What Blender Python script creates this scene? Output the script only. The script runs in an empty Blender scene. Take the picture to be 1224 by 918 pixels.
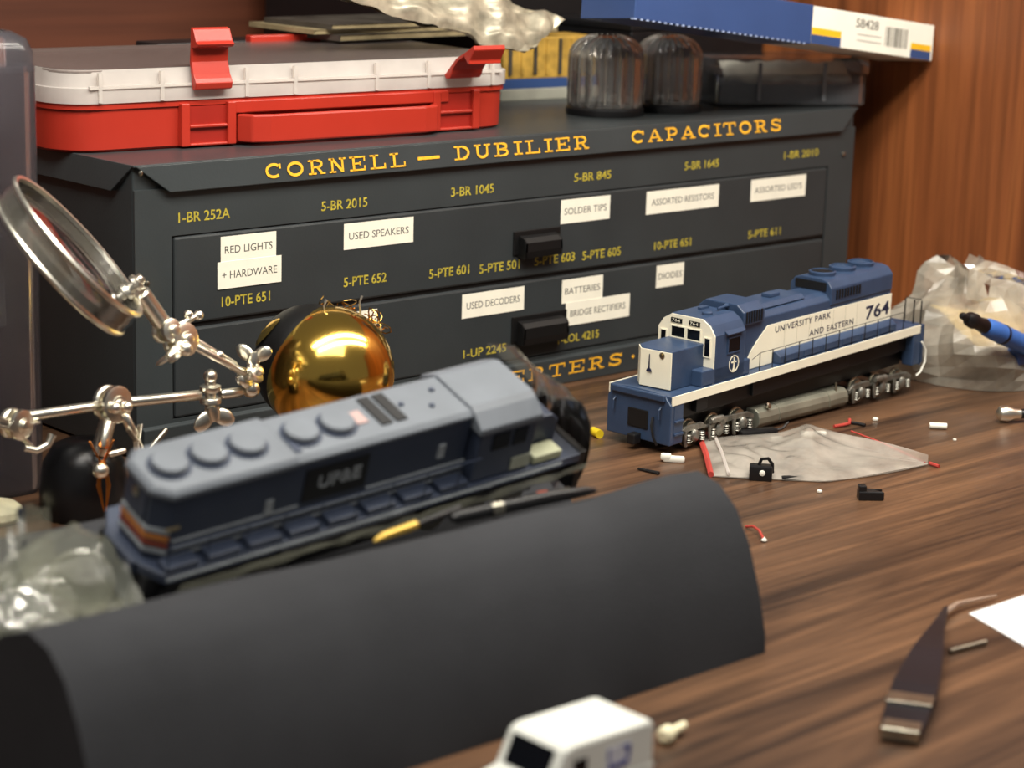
import bpy, bmesh, math, random
from mathutils import Vector, Matrix, Euler, noise
PI = math.pi
R_ = math.radians
K = 0.001                                   # everything below is written in millimetres
sc = bpy.context.scene
COL = sc.collection
random.seed(7)

# ------------------------------------------------------------------ camera
cam_d = bpy.data.cameras.new('camera')
cam = bpy.data.objects.new('camera', cam_d); COL.objects.link(cam)
sc.camera = cam
F_ = Vector((0.66279806, 0.71274986, -0.2295351)); RI = Vector((0.73230205, -0.68097996, 0)); UP = Vector((0.1563088, 0.16808902, 0.97330038))
rl = 0.0294
cr_ = RI * math.cos(rl) + UP * math.sin(rl); cu_ = -RI * math.sin(rl) + UP * math.cos(rl)
m = Matrix((cr_, cu_, -F_)).transposed().to_4x4()
m.translation = Vector((-461.86, -714.34, 234.0)) * K
cam.matrix_world = m
cam_d.sensor_width = 36; cam_d.lens = 36 * 2608.3 / 1224
cam_d.clip_start = 0.02; cam_d.clip_end = 20
cam_d.dof.use_dof = True; cam_d.dof.focus_distance = 0.885; cam_d.dof.aperture_fstop = 12.5

# ------------------------------------------------------------------ world, lights, exposure
w = bpy.data.worlds.new('world'); sc.world = w; w.use_nodes = True
nt = w.node_tree; nt.nodes.clear()
wo = nt.nodes.new('ShaderNodeOutputWorld'); bg = nt.nodes.new('ShaderNodeBackground')
bg.inputs[0].default_value = (0.62, 0.60, 0.58, 1); bg.inputs[1].default_value = 0.20
nt.links.new(bg.outputs[0], wo.inputs[0])
def area(name, loc, target, sx, sy, power, col, spin=0):
    d = bpy.data.lights.new(name, 'AREA'); d.shape = 'RECTANGLE'; d.size = sx * K; d.size_y = sy * K
    d.energy = power; d.color = col
    o = bpy.data.objects.new(name, d); COL.objects.link(o); o.location = Vector(loc) * K
    q = (Vector(target) - Vector(loc)).to_track_quat('-Z', 'Y')
    o.rotation_euler = (q.to_matrix() @ Matrix.Rotation(spin, 3, 'Z')).to_euler()
    return o
# two ceiling fluorescent tubes over the bench and an added fill panel brightening chrome
area('fluorescent_tube_light', (150, -205, 470), (170, -90, 40), 900, 45, 3.0, (1.0, 0.94, 0.83))
area('fluorescent_tube_light', (130, -330, 480), (170, -90, 40), 900, 45, 3.0, (1.0, 0.94, 0.83))
area('added_fill_panel', (-500, -900, 1500), (50, -100, 0), 1500, 900, 15, (1.0, 0.96, 0.90))
vs = sc.view_settings; vs.view_transform = 'Standard'; vs.look = 'None'; vs.exposure = 0.08; vs.gamma = 1; vs.use_curve_mapping = False

# ------------------------------------------------------------------ materials
def lin(c):
    return tuple(((v/255)/12.92 if v/255 <= .04045 else ((v/255+.055)/1.055)**2.4) for v in c)
def mat(name, rgb, rough=.5, metal=0, var=.12, scale=60, bump=0, bscale=300, spec=.5, coat=0, alpha=None, trans=0, ior=1.45, aniso=None):
    M = bpy.data.materials.new(name); M.use_nodes = True
    N = M.node_tree.nodes; L = M.node_tree.links; P = N['Principled BSDF']
    c = lin(rgb)
    tc = N.new('ShaderNodeTexCoord'); nz = N.new('ShaderNodeTexNoise'); nz.inputs['Scale'].default_value = scale; nz.inputs['Detail'].default_value = 5
    rp = N.new('ShaderNodeValToRGB')
    rp.color_ramp.elements[0].position = .3; rp.color_ramp.elements[1].position = .7
    rp.color_ramp.elements[0].color = (*[v*(1-var) for v in c], 1); rp.color_ramp.elements[1].color = (*[min(1, v*(1+var)) for v in c], 1)
    L.new(tc.outputs['Object'], nz.inputs['Vector']); L.new(nz.outputs['Fac'], rp.inputs[0]); L.new(rp.outputs[0], P.inputs['Base Color'])
    P.inputs['Roughness'].default_value = rough; P.inputs['Metallic'].default_value = metal
    P.inputs['Specular IOR Level'].default_value = spec; P.inputs['IOR'].default_value = ior
    if coat: P.inputs['Coat Weight'].default_value = coat; P.inputs['Coat Roughness'].default_value = .15
    if trans: P.inputs['Transmission Weight'].default_value = trans
    if bump:
        b = N.new('ShaderNodeBump'); b.inputs['Strength'].default_value = bump; b.inputs['Distance'].default_value = .0004
        n2 = N.new('ShaderNodeTexNoise'); n2.inputs['Scale'].default_value = bscale; n2.inputs['Detail'].default_value = 4
        L.new(tc.outputs['Object'], n2.inputs['Vector']); L.new(n2.outputs['Fac'], b.inputs['Height']); L.new(b.outputs[0], P.inputs['Normal'])
    return M
def film(name, rgb=(235, 235, 230), body=.12, rough=.12, gloss=1.0, bump=0, bscale=80, vr=.4):
    """thin clear plastic: see-through, a little milky, with surface reflection"""
    M = bpy.data.materials.new(name); M.use_nodes = True
    N = M.node_tree.nodes; L = M.node_tree.links; N.clear()
    out = N.new('ShaderNodeOutputMaterial'); tr = N.new('ShaderNodeBsdfTransparent'); tr.inputs[0].default_value = (.93, .93, .93, 1)
    df = N.new('ShaderNodeBsdfDiffuse'); df.inputs[0].default_value = (*lin(rgb), 1)
    tl = N.new('ShaderNodeBsdfTranslucent'); tl.inputs[0].default_value = (*lin(rgb), 1)
    gl = N.new('ShaderNodeBsdfGlossy'); gl.inputs['Roughness'].default_value = rough
    ad = N.new('ShaderNodeMixShader'); ad.inputs[0].default_value = .5; L.new(df.outputs[0], ad.inputs[1]); L.new(tl.outputs[0], ad.inputs[2])
    m1 = N.new('ShaderNodeMixShader'); L.new(tr.outputs[0], m1.inputs[1]); L.new(ad.outputs[0], m1.inputs[2])
    tc = N.new('ShaderNodeTexCoord'); nz = N.new('ShaderNodeTexNoise'); nz.inputs['Scale'].default_value = bscale; nz.inputs['Detail'].default_value = 4
    L.new(tc.outputs['Object'], nz.inputs['Vector'])
    mr = N.new('ShaderNodeMapRange'); mr.inputs[1].default_value = .3; mr.inputs[2].default_value = .7; mr.inputs[3].default_value = body*(1-vr); mr.inputs[4].default_value = min(1, body*(1+vr))
    L.new(nz.outputs['Fac'], mr.inputs[0]); L.new(mr.outputs[0], m1.inputs[0])
    fr = N.new('ShaderNodeFresnel'); fr.inputs[0].default_value = 1.45
    mu = N.new('ShaderNodeMath'); mu.operation = 'MULTIPLY'; mu.inputs[1].default_value = gloss; L.new(fr.outputs[0], mu.inputs[0])
    m2 = N.new('ShaderNodeMixShader'); L.new(mu.outputs[0], m2.inputs[0]); L.new(m1.outputs[0], m2.inputs[1]); L.new(gl.outputs[0], m2.inputs[2])
    if bump:
        b = N.new('ShaderNodeBump'); b.inputs['Strength'].default_value = bump; b.inputs['Distance'].default_value = .001
        L.new(nz.outputs['Fac'], b.inputs['Height'])
        for s in (df, tl, gl, fr): L.new(b.outputs[0], s.inputs['Normal'])
    L.new(m2.outputs[0], out.inputs[0])
    return M
def wood(name, dark, mid, light, along, scale, rough, stretch=14, bump=.08):
    M = bpy.data.materials.new(name); M.use_nodes = True
    N = M.node_tree.nodes; L = M.node_tree.links; P = N['Principled BSDF']
    tc = N.new('ShaderNodeTexCoord'); mp = N.new('ShaderNodeMapping')
    s = [scale]*3; s[along] = scale/stretch; mp.inputs['Scale'].default_value = s
    L.new(tc.outputs['Object'], mp.inputs[0])
    n1 = N.new('ShaderNodeTexNoise'); n1.inputs['Scale'].default_value = 1.0; n1.inputs['Detail'].default_value = 8; n1.inputs['Roughness'].default_value = .62; n1.inputs['Distortion'].default_value = .9
    L.new(mp.outputs[0], n1.inputs['Vector'])
    r1 = N.new('ShaderNodeValToRGB'); e = r1.color_ramp.elements
    e[0].position = .34; e[0].color = (*lin(dark), 1); e[1].position = .68; e[1].color = (*lin(light), 1)
    k = e.new(.5); k.color = (*lin(mid), 1)
    L.new(n1.outputs['Fac'], r1.inputs[0])
    mp2 = N.new('ShaderNodeMapping'); s2 = [scale*9]*3; s2[along] = scale*9/40; mp2.inputs['Scale'].default_value = s2
    L.new(tc.outputs['Object'], mp2.inputs[0])
    n2 = N.new('ShaderNodeTexNoise'); n2.inputs['Scale'].default_value = 1.0; n2.inputs['Detail'].default_value = 6; L.new(mp2.outputs[0], n2.inputs['Vector'])
    r2 = N.new('ShaderNodeValToRGB'); r2.color_ramp.elements[0].position = .35; r2.color_ramp.elements[0].color = (.55, .55, .55, 1); r2.color_ramp.elements[1].position = .6
    L.new(n2.outputs['Fac'], r2.inputs[0])
    mx = N.new('ShaderNodeMixRGB'); mx.blend_type = 'MULTIPLY'; mx.inputs[0].default_value = .7
    L.new(r1.outputs[0], mx.inputs[1]); L.new(r2.outputs[0], mx.inputs[2]); L.new(mx.outputs[0], P.inputs['Base Color'])
    P.inputs['Roughness'].default_value = rough
    b = N.new('ShaderNodeBump'); b.inputs['Strength'].default_value = bump; b.inputs['Distance'].default_value = .0005
    L.new(n2.outputs['Fac'], b.inputs['Height']); L.new(b.outputs[0], P.inputs['Normal'])
    return M
M_desk = wood('desk_wood_grain', (48, 34, 26), (90, 65, 47), (124, 90, 64), 0, 60, .36)
M_side = wood('side_panel_wood', (96, 54, 30), (140, 80, 44), (170, 102, 56), 2, 28, .42, 22)
M_back = wood('back_panel_wood', (78, 40, 26), (94, 50, 32), (110, 60, 38), 0, 12, .5, 10)
M_cab = mat('charcoal_enamel', (54, 59, 61), .36, 0, .10, 25, .12, 900, .45)
M_cabd = mat('dark_gap', (14, 14, 15), .6)
M_draw = mat('drawer_enamel', (49, 53, 55), .4, 0, .10, 30, .12, 900, .45)
M_handle = mat('black_pull', (13, 13, 14), .45, 0, .15)
M_gold_ink = mat('yellow_print', (238, 178, 44), .55, 0, .14, 500)
M_olive_ink = mat('dull_yellow_print', (176, 160, 56), .6, 0, .35, 500)
M_paper = mat('label_paper', (238, 234, 218), .6, 0, .03, 120)
M_ink = mat('pencil_ink', (80, 78, 74), .7)
M_chrome = mat('chrome', (250, 245, 230), .3, 1, .06, 90)
M_steel = mat('dull_steel', (170, 166, 152), .3, 1, .2, 150)
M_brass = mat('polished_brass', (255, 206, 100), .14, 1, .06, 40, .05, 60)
M_copper = mat('copper_brass', (214, 130, 60), .3, 1, .2, 200)
M_blackp = mat('black_plastic', (20, 20, 22), .38)
M_blackm = mat('black_metal', (26, 26, 28), .3, .3)
M_red = mat('red_plastic', (172, 48, 34), .33, 0, .05, 30, .1, 200, .5)
M_redd = mat('red_plastic_recess', (150, 34, 24), .42, 0, .08)
M_blue = mat('loco_blue', (50, 68, 96), .36, 0, .12, 90, .1, 900, .6)
M_bluedeck = mat('loco_deck_blue', (50, 68, 96), .42, 0, .15, 120)
M_white = mat('loco_white', (242, 236, 214), .45, 0, .04, 80)
M_navyink = mat('navy_ink', (34, 38, 66), .5)
M_window = mat('dark_window', (10, 12, 18), .15)
M_seam = mat('panel_seam', (196, 190, 172), .5)
M_uframe = mat('underframe_black', (18, 18, 20), .5)
M_tank = mat('tank_silver', (150, 150, 136), .38, .55, .18, 80)
M_truck = mat('truck_silver', (132, 130, 122), .36, .7, .4, 260)
M_foam = mat('grey_foam', (55, 56, 59), .96, 0, .10, 30, .5, 1400, .15)
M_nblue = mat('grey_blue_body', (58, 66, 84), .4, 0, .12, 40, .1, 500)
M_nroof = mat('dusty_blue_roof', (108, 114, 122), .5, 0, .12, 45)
M_nline = mat('faded_line', (160, 166, 170), .5, 0, .2, 120)
M_orange = mat('orange_stripe', (206, 130, 60), .5)
M_rust = mat('red_stripe', (150, 70, 50), .5)
M_yellow = mat('yellow_foam', (238, 206, 36), .6)
M_whitep = mat('white_plastic', (236, 234, 222), .42, 0, .03)
M_truckw = mat('toy_white', (228, 230, 222), .4, 0, .02)
M_cream = mat('cream_plastic', (250, 238, 200), .4)
M_boxblue = mat('box_blue', (50, 74, 122), .42, 0, .06, 30)
M_boxwhite = mat('box_white', (238, 236, 224), .45, 0, .03, 60)
M_boxyel = mat('box_yellow', (236, 186, 40), .45)
M_inkgrey = mat('grey_print', (110, 108, 100), .6)
M_cardy = mat('yellow_card', (176, 140, 60), .6, 0, .3, 160)
M_pale = mat('pale_grey_card', (150, 150, 138), .6, 0, .15)
M_mag1 = mat('magazine_cover', (70, 66, 60), .35, 0, .5, 50)
M_mag2 = mat('magazine_tan', (150, 136, 104), .4, 0, .35, 60)
M_foil = mat('antistatic_film', (176, 168, 148), .34, .35, .35, 160, .6, 120)
M_case = mat('smoky_case', (120, 126, 132), .3, 0, .12, 40, 0)
M_bluep = mat('blue_grip', (62, 108, 186), .4, 0, .06)
M_redw = mat('red_wire', (180, 66, 58), .45)
M_sponge = mat('tan_card', (214, 184, 104), .7, 0, .12, 60)
M_clear = film('clear_plastic', (240, 238, 232), .14, .1, 3.0)
M_rib = film('clear_rib', (240, 236, 224), .30, .1, 2.5)
M_lid = film('frosted_lid', (246, 240, 234), .88, .3, .7, 0, 60, .08)
M_lidtop = film('frosted_lid_top', (196, 176, 170), .34, .25, .9, 0, 20, .15)
M_bin = film('cloudy_bin', (184, 178, 190), .16, .2, 1.0, 0, 14)
M_wrap = film('crinkled_wrap', (214, 214, 190), .26, .14, 1.6, .3, 60)
M_wrapd = film('crinkled_wrap_loose', (180, 182, 158), .3, .2, 1.0, .3, 60)
M_bag = film('poly_bag', (244, 236, 218), .5, .16, 1.2, .5, 60)
M_zip = film('zip_bag', (240, 232, 220), .52, .2, 1.2, .25, 60)
M_lens = mat('lens_glass', (250, 250, 250), .02, 0, .0, trans=1, ior=1.5)

# ------------------------------------------------------------------ mesh helpers (mm)
class MB:
    def __init__(s): s.v = []; s.f = []; s.m = []; s.mi = 0
    def add(s, vs_, fs):
        o = len(s.v); s.v += [tuple(v) for v in vs_]
        for f in fs: s.f.append([i+o for i in f]); s.m.append(s.mi)
        return s
    def box(s, x0, x1, y0, y1, z0, z1, M=None, ch=0):
        if ch: return s.rbox(x0, x1, y0, y1, z0, z1, ch, 1, M)
        V = [Vector(p) for p in ((x0,y0,z0),(x1,y0,z0),(x1,y1,z0),(x0,y1,z0),(x0,y0,z1),(x1,y0,z1),(x1,y1,z1),(x0,y1,z1))]
        if M: V = [M @ v for v in V]
        return s.add(V, [(3,2,1,0),(4,5,6,7),(0,1,5,4),(1,2,6,5),(2,3,7,6),(3,0,4,7)])
    def rbox(s, x0, x1, y0, y1, z0, z1, r, seg=2, M=None):
        b = bmesh.new(); bmesh.ops.create_cube(b, size=1)
        for v in b.verts: v.co = Vector((x0+(v.co.x+.5)*(x1-x0), y0+(v.co.y+.5)*(y1-y0), z0+(v.co.z+.5)*(z1-z0)))
        bmesh.ops.bevel(b, geom=b.edges[:], offset=r, segments=seg, affect='EDGES', profile=.5)
        return s.bm(b, M)
    def bm(s, b, M=None):
        b.verts.ensure_lookup_table()
        for i, v in enumerate(b.verts): v.index = i
        s.add([(M @ v.co if M else v.co) for v in b.verts], [[v.index for v in f.verts] for f in b.faces]); b.free(); return s
    def prism(s, poly, a0, a1, ax='y', M=None):
        """polygon in the two other axes, extruded along ax"""
        n = len(poly); V = []
        for a in (a0, a1):
            for p, q in poly:
                V.append(Vector((a, p, q) if ax == 'x' else (p, a, q) if ax == 'y' else (p, q, a)))
        if M: V = [M @ v for v in V]
        F = [list(range(n)), list(range(2*n-1, n-1, -1))] + [[i, i+n, (i+1) % n+n, (i+1) % n] for i in range(n)]
        return s.add(V, F)
    def tube(s, pts, r, n=8, caps=True):
        pts = [Vector(p) for p in pts]; rr = r if isinstance(r, (list, tuple)) else [r]*len(pts)
        V = []; u = None
        for i, p in enumerate(pts):
            t = (pts[min(i+1, len(pts)-1)] - pts[max(i-1, 0)]).normalized()
            if u is None:
                u = t.orthogonal().normalized()
            else:
                u = (u - t*u.dot(t)); u = u.normalized() if u.length > 1e-6 else t.orthogonal().normalized()
            b = t.cross(u)
            V += [p + (u*math.cos(2*PI*k/n) + b*math.sin(2*PI*k/n))*rr[i] for k in range(n)]
        F = []
        for i in range(len(pts)-1):
            for k in range(n):
                a, c = i*n+k, i*n+(k+1) % n; F.append((a, c, c+n, a+n))
        if caps: F += [list(range(n))[::-1], list(range((len(pts)-1)*n, len(pts)*n))]
        return s.add(V, F)
    def lathe(s, prof, n=24, M=None, flute=0, nf=12, closed=False):
        """profile (r, z) round the z axis"""
        V = []; F = []
        for r, z in prof:
            for k in range(n):
                a = 2*PI*k/n; q = r*(1 + flute*math.cos(nf*a)) if r > .01 else r
                V.append(Vector((q*math.cos(a), q*math.sin(a), z)))
        if M: V = [M @ v for v in V]
        P = len(prof)
        for i in range(P-1 + (1 if closed else 0)):
            for k in range(n):
                a, c = i*n+k, i*n+(k+1) % n; j = ((i+1) % P)*n - i*n
                F.append((a, c, c+j, a+j))
        if not closed: F += [list(range(n))[::-1], list(range((P-1)*n, P*n))]
        return s.add(V, F)
    def cyl(s, p, q, r, n=16): return s.tube([p, q], r, n)
    def grid(s, fn, nu, nv, closed_u=False):
        V = [fn(i/nu, j/nv) for j in range(nv+1) for i in range(nu+1)]
        F = [(j*(nu+1)+i, j*(nu+1)+i+1, (j+1)*(nu+1)+i+1, (j+1)*(nu+1)+i) for j in range(nv) for i in range(nu)]
        return s.add(V, F)
def obj(name, mb, mats, parent=None, smooth=False, label=None, kind=None, bevel=0, solid=0):
    me = bpy.data.meshes.new(name)
    me.from_pydata([Vector(v)*K for v in mb.v], [], mb.f)
    mats = mats if isinstance(mats, (list, tuple)) else [mats]
    for m_ in mats: me.materials.append(m_)
    for p, i in zip(me.polygons, mb.m): p.material_index = i
    b = bmesh.new(); b.from_mesh(me); bmesh.ops.remove_doubles(b, verts=b.verts, dist=1e-7); bmesh.ops.recalc_face_normals(b, faces=b.faces); b.to_mesh(me); b.free()
    if smooth:
        for p in me.polygons: p.use_smooth = True
        try: me.set_sharp_from_angle(angle=R_(smooth if smooth is not True else 38))
        except Exception: pass
    o = bpy.data.objects.new(name, me); COL.objects.link(o)
    if parent is not None: o.parent = parent
    if label: o['label'] = label
    if kind: o['kind'] = kind
    if solid:
        sm = o.modifiers.new('thickness', 'SOLIDIFY'); sm.thickness = solid*K; sm.offset = 0
    if bevel:
        bv = o.modifiers.new('soft_edges', 'BEVEL'); bv.width = bevel*K; bv.segments = 2; bv.limit_method = 'ANGLE'; bv.angle_limit = R_(35)
        bv.harden_normals = False
    return o
def thing(name, label, cat, loc=(0, 0, 0), rot=(0, 0, 0), group=None):
    o = bpy.data.objects.new(name, None); COL.objects.link(o); o.empty_display_size = .01
    o.location = Vector(loc)*K; o.rotation_euler = rot; o['label'] = label; o['category'] = cat
    if group: o['group'] = group
    return o
def tag(o, label, cat, loc=None, rot=None, group=None):
    o['label'] = label; o['category'] = cat
    if group: o['group'] = group
    if loc is not None: o.location = Vector(loc)*K
    if rot is not None: o.rotation_euler = rot
    return o
# text with the built-in font, as mesh points in the plane (x right, z up), facing -y
def text_mb(txt, width, height, bold=0, thick=.12, space=1.0):
    cu = bpy.data.curves.new('t', 'FONT'); cu.body = txt; cu.size = 1; cu.offset = bold; cu.space_character = space; cu.resolution_u = 3; cu.extrude = .01
    o = bpy.data.objects.new('t', cu); COL.objects.link(o)
    dg = bpy.context.evaluated_depsgraph_get(); dg.update()
    me = bpy.data.meshes.new_from_object(o.evaluated_get(dg))
    xs = [v.co.x for v in me.vertices]; ys = [v.co.y for v in me.vertices]
    x0, x1, y0, y1 = min(xs), max(xs), min(ys), max(ys)
    V = [((v.co.x-x0)/(x1-x0)*width, -(v.co.z+.01)/.02*thick, (v.co.y-y0)/(y1-y0)*height) for v in me.vertices]
    Fs = [list(p.vertices) for p in me.polygons]
    bpy.data.objects.remove(o); bpy.data.curves.remove(cu); bpy.data.meshes.remove(me)
    return V, Fs
def write(name, txt, width, height, mat_, parent, M, bold=0, thick=.12, label=None, space=1.0):
    V, Fs = text_mb(txt, width, height, bold, thick, space)
    mb = MB(); mb.add([M @ Vector(v) for v in V], Fs)
    return obj(name, mb, mat_, parent, label=label)
T = Matrix.Translation
def RX(a): return Matrix.Rotation(a, 4, 'X')
def RY(a): return Matrix.Rotation(a, 4, 'Y')
def RZ(a): return Matrix.Rotation(a, 4, 'Z')
# slab-serif capitals drawn as strokes: unit cell, thick stems and thin bars
def arc(cx, cy, rx, ry, a0, a1, n=8): return [(cx+rx*math.cos(R_(a0+(a1-a0)*i/n)), cy+ry*math.sin(R_(a0+(a1-a0)*i/n))) for i in range(n+1)]
A_, B_ = .2, .12
SL = {
 'C': [(A_, arc(.5, .5, .38, .42, 48, 312, 14)), (A_*.8, [(.84, .62), (.84, .95)])],
 'O': [(A_, arc(.5, .5, .38, .42, 0, 360, 18))],
 'I': [(A_, [(.5, 0), (.5, 1)]), (B_, [(.22, .05), (.78, .05)]), (B_, [(.22, .95), (.78, .95)])],
 'L': [(A_, [(.3, 0), (.3, 1)]), (B_, [(.05, .05), (.95, .05)]), (B_, [(.05, .95), (.55, .95)]), (B_, [(.9, .05), (.9, .36)])],
 'E': [(A_, [(.27, 0), (.27, 1)]), (B_, [(.04, .05), (.94, .05)]), (B_, [(.04, .95), (.94, .95)]), (B_, [(.27, .5), (.66, .5)]), (B_, [(.89, .05), (.89, .34)]), (B_, [(.89, .66), (.89, .95)]), (B_, [(.64, .36), (.64, .64)])],
 'D': [(A_, [(.27, 0), (.27, 1)]), (B_, [(.04, .05), (.5, .05)]), (B_, [(.04, .95), (.5, .95)]), (A_, arc(.45, .5, .4, .44, -80, 80, 10))],
 'B': [(A_, [(.27, 0), (.27, 1)]), (B_, [(.04, .05), (.6, .05)]), (B_, [(.04, .95), (.6, .95)]), (B_, [(.27, .52), (.6, .52)]), (A_*.9, arc(.56, .28, .26, .22, -90, 90, 8)), (A_*.9, arc(.54, .73, .24, .2, -90, 90, 8))],
 'P': [(A_, [(.3, 0), (.3, 1)]), (B_, [(.08, .05), (.54, .05)]), (B_, [(.08, .95), (.6, .95)]), (B_, [(.3, .42), (.6, .42)]), (A_*.9, arc(.56, .68, .28, .26, -90, 90, 8))],
 'R': [(A_, [(.27, 0), (.27, 1)]), (B_, [(.05, .05), (.48, .05)]), (B_, [(.05, .95), (.6, .95)]), (B_, [(.27, .48), (.6, .48)]), (A_*.9, arc(.54, .71, .26, .23, -90, 90, 8)), (A_*.9, [(.55, .48), (.8, .05)]), (B_, [(.7, .05), (.98, .05)])],
 'N': [(A_*.85, [(.22, 0), (.22, 1)]), (B_, [(.04, .05), (.42, .05)]), (B_, [(.04, .95), (.34, .95)]), (A_, [(.24, .95), (.78, .06)]), (A_*.85, [(.8, 0), (.8, 1)]), (B_, [(.62, .95), (.98, .95)])],
 'U': [(A_, [(.22, 1), (.22, .34)]), (A_, arc(.5, .36, .28, .3, 180, 360, 8)), (A_*.8, [(.78, .34), (.78, 1)]), (B_, [(.02, .95), (.42, .95)]), (B_, [(.6, .95), (.98, .95)])],
 'A': [(B_, [(.12, .05), (.48, .96)]), (A_, [(.5, .96), (.84, .05)]), (B_, [(.24, .33), (.74, .33)]), (B_, [(.0, .05), (.32, .05)]), (B_, [(.62, .05), (1, .05)])],
 'V': [(A_, [(.16, .95), (.5, .04)]), (B_, [(.86, .95), (.52, .04)]), (B_, [(0, .95), (.36, .95)]), (B_, [(.66, .95), (1, .95)])],
 'T': [(A_, [(.5, 0), (.5, 1)]), (B_, [(.05, .95), (.95, .95)]), (B_, [(.08, .95), (.08, .66)]), (B_, [(.92, .95), (.92, .66)]), (B_, [(.26, .05), (.74, .05)])],
 'S': [(A_*.9, arc(.5, .73, .3, .2, 20, 255, 9)+arc(.5, .27, .32, .21, 90, -160, 9)), (B_, [(.84, .68), (.84, .96)]), (B_, [(.15, .04), (.15, .34)])],
}
def slab(txt, x0, x1, z0, h, fill=.86):
    mb = MB(); n = len(txt); step = (x1-x0)/(n-1+fill); cw = step*fill
    wts = {'I': .6}
    tot = sum(wts.get(c, 1) for c in txt); step = (x1-x0)/tot; x = x0
    for c in txt:
        cs = step*wts.get(c, 1); cw = cs*fill
        if c == 'I': ox, sx = x - cs*.18, cs*1.25
        else: ox, sx = x, cw
        for t, pl in SL[c]:
            P = [Vector((ox+p*sx, z0+q*h)) for p, q in pl]; tt = t*h*.5
            L_, R2 = [], []
            for i, p in enumerate(P):
                d = (P[min(i+1, len(P)-1)]-P[max(i-1, 0)]).normalized(); nn = Vector((-d.y, d.x))*tt
                L_.append(p+nn); R2.append(p-nn)
            V = [(p.x, 0, p.y) for p in L_+R2]; k = len(P)
            mb.add(V, [(i, i+1, k+i+1, k+i) for i in range(k-1)])
        x += cs
    return mb

# ================================================================== SETTING
def struct(name, mb, mt, parent=None, **k):
    o = obj(name, mb, mt, parent, **k); o['kind'] = 'structure'; return o
WALL_X = 482; BACK_Y = 300
struct('floor', MB().box(-1200, 800, -900, 320, -40, 0), M_desk)['label'] = 'dark brown wood grain desktop that everything stands on'
struct('wall_right', MB().box(WALL_X, WALL_X+18, -700, BACK_Y+18, 0, 420), M_side)['label'] = 'orange brown wooden side panel of the hutch'
struct('wall_back', MB().box(-1200, WALL_X, BACK_Y, BACK_Y+18, 0, 420), M_back)['label'] = 'reddish brown back panel of the hutch'

# ================================================================== CAPACITOR CABINET
W, H, D = 441, 118.6, 292
cab = thing('drawer_cabinet', 'dark grey metal two-drawer parts cabinet with yellow capacitor lettering', 'cabinet')
body = MB()
body.box(0, W, 1.2, D, 1, H-1)
obj('body', body, M_cab, cab, bevel=.6)
fr = MB(); fr.mi = 0                       # face frame round the two drawers
X0, X1 = 17, 421
fr.box(0, X0, 0, 1.15, 1, H-10); fr.box(X1, W, 0, 1.15, 1, H-10); fr.box(X0, X1, 0, 1.15, 89.5, H-9); fr.box(X0, X1, 0, 1.15, 1, 15)
obj('face_frame', fr, M_cab, cab)
g = MB(); g.box(X0, X1, .9, 1.15, 15, 89.5); obj('drawer_gap', g, M_cabd, cab)
lid = MB()                                 # folded lid with mitred flaps
lid.box(-.8, W+.8, -.8, D, H-1, H)
lid.add([(0, -.8, H-.4), (W, -.8, H-.4), (W-13, -2.6, H-11.4), (15, -2.6, H-11.4), (0, 0, H-.4), (W, 0, H-.4), (W-13, -.4, H-11.4), (15, -.4, H-11.4)],
        [(0,1,2,3),(7,6,5,4),(0,3,7,4),(1,5,6,2),(3,2,6,7),(0,4,5,1)])
lid.add([(-.8, 0, H-.4), (-.8, D, H-.4), (-2.6, D-13, H-11.4), (-2.6, 13, H-11.4), (0, 0, H-.4), (0, D, H-.4), (0, D-13, H-11.4), (0, 13, H-11.4)],
        [(0,3,2,1),(4,5,6,7),(0,4,7,3),(1,2,6,5),(3,7,6,2),(0,1,5,4)])
lid_o = obj('lid', lid, M_cab, cab, bevel=.5)
base = MB(); base.add([(2, -2.2, 12.8), (W-2, -2.2, 12.8), (W-2, -1.6, 0), (2, -1.6, 0), (2, 1, 13.8), (W-2, 1, 13.8), (W-2, 1, 0), (2, 1, 0)],
        [(0,1,2,3),(7,6,5,4),(0,3,7,4),(1,5,6,2),(3,2,6,7),(0,4,5,1)])
base_o = obj('base_rail', base, M_cab, cab, bevel=.5)
for x, z in ((1.8, H-3), (5, 72), (432, 95)):
    obj('screw', MB().lathe([(1.1, 0), (1.0, .5), (.4, .8)], 10, T((x, -.6 if z < 100 else -1.6, z)) @ RX(PI/2)), M_steel, cab, True)
tilt = math.atan2(1.8, 11)
MF = T((0, -.95, H-.4)) @ RX(-tilt) @ T((0, 0, -(H-.4)))     # plane of the front flap
def flap_text(txt, x0, x1, z0, h, mt=M_gold_ink):
    mb = slab(txt, x0, x1, z0, h); mb.v = [tuple(MF @ (Vector(v)+Vector((0, -.12, 0)))) for v in mb.v]
    obj('lettering', mb, mt, lid_o, solid=.08)
flap_text('CORNELL', 60.5, 136.5, 109.2, 5.9); flap_text('DUBILIER', 162, 246, 109.9, 5.9); flap_text('CAPACITORS', 272, 382, 110.4, 5.9)
mb = MB().box(141.5, 153.8, -.15, -.05, 111.3, 112.6, MF); obj('lettering', mb, M_gold_ink, lid_o)
mb = slab('CONVERTERS', 146, 275, 4.4, 5.9); mb.v = [(x, -2.25+(13-z)*.045, z) for x, y, z in mb.v]
obj('lettering', mb, M_gold_ink, base_o, solid=.08)
obj('lettering', MB().lathe([(.9, 0), (.8, .15)], 10, T((279.5, -2.1, 7.3)) @ RX(PI/2)), M_gold_ink, base_o)
def small(txt, x0, x1, z0, h, par, y=-.1):
    write('lettering', txt, (x1-x0), h, M_olive_ink, par, T((x0, y, z0)), bold=.012, thick=.06)
frame_o = [o for o in cab.children if o.name.startswith('face_frame')][0]
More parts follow.
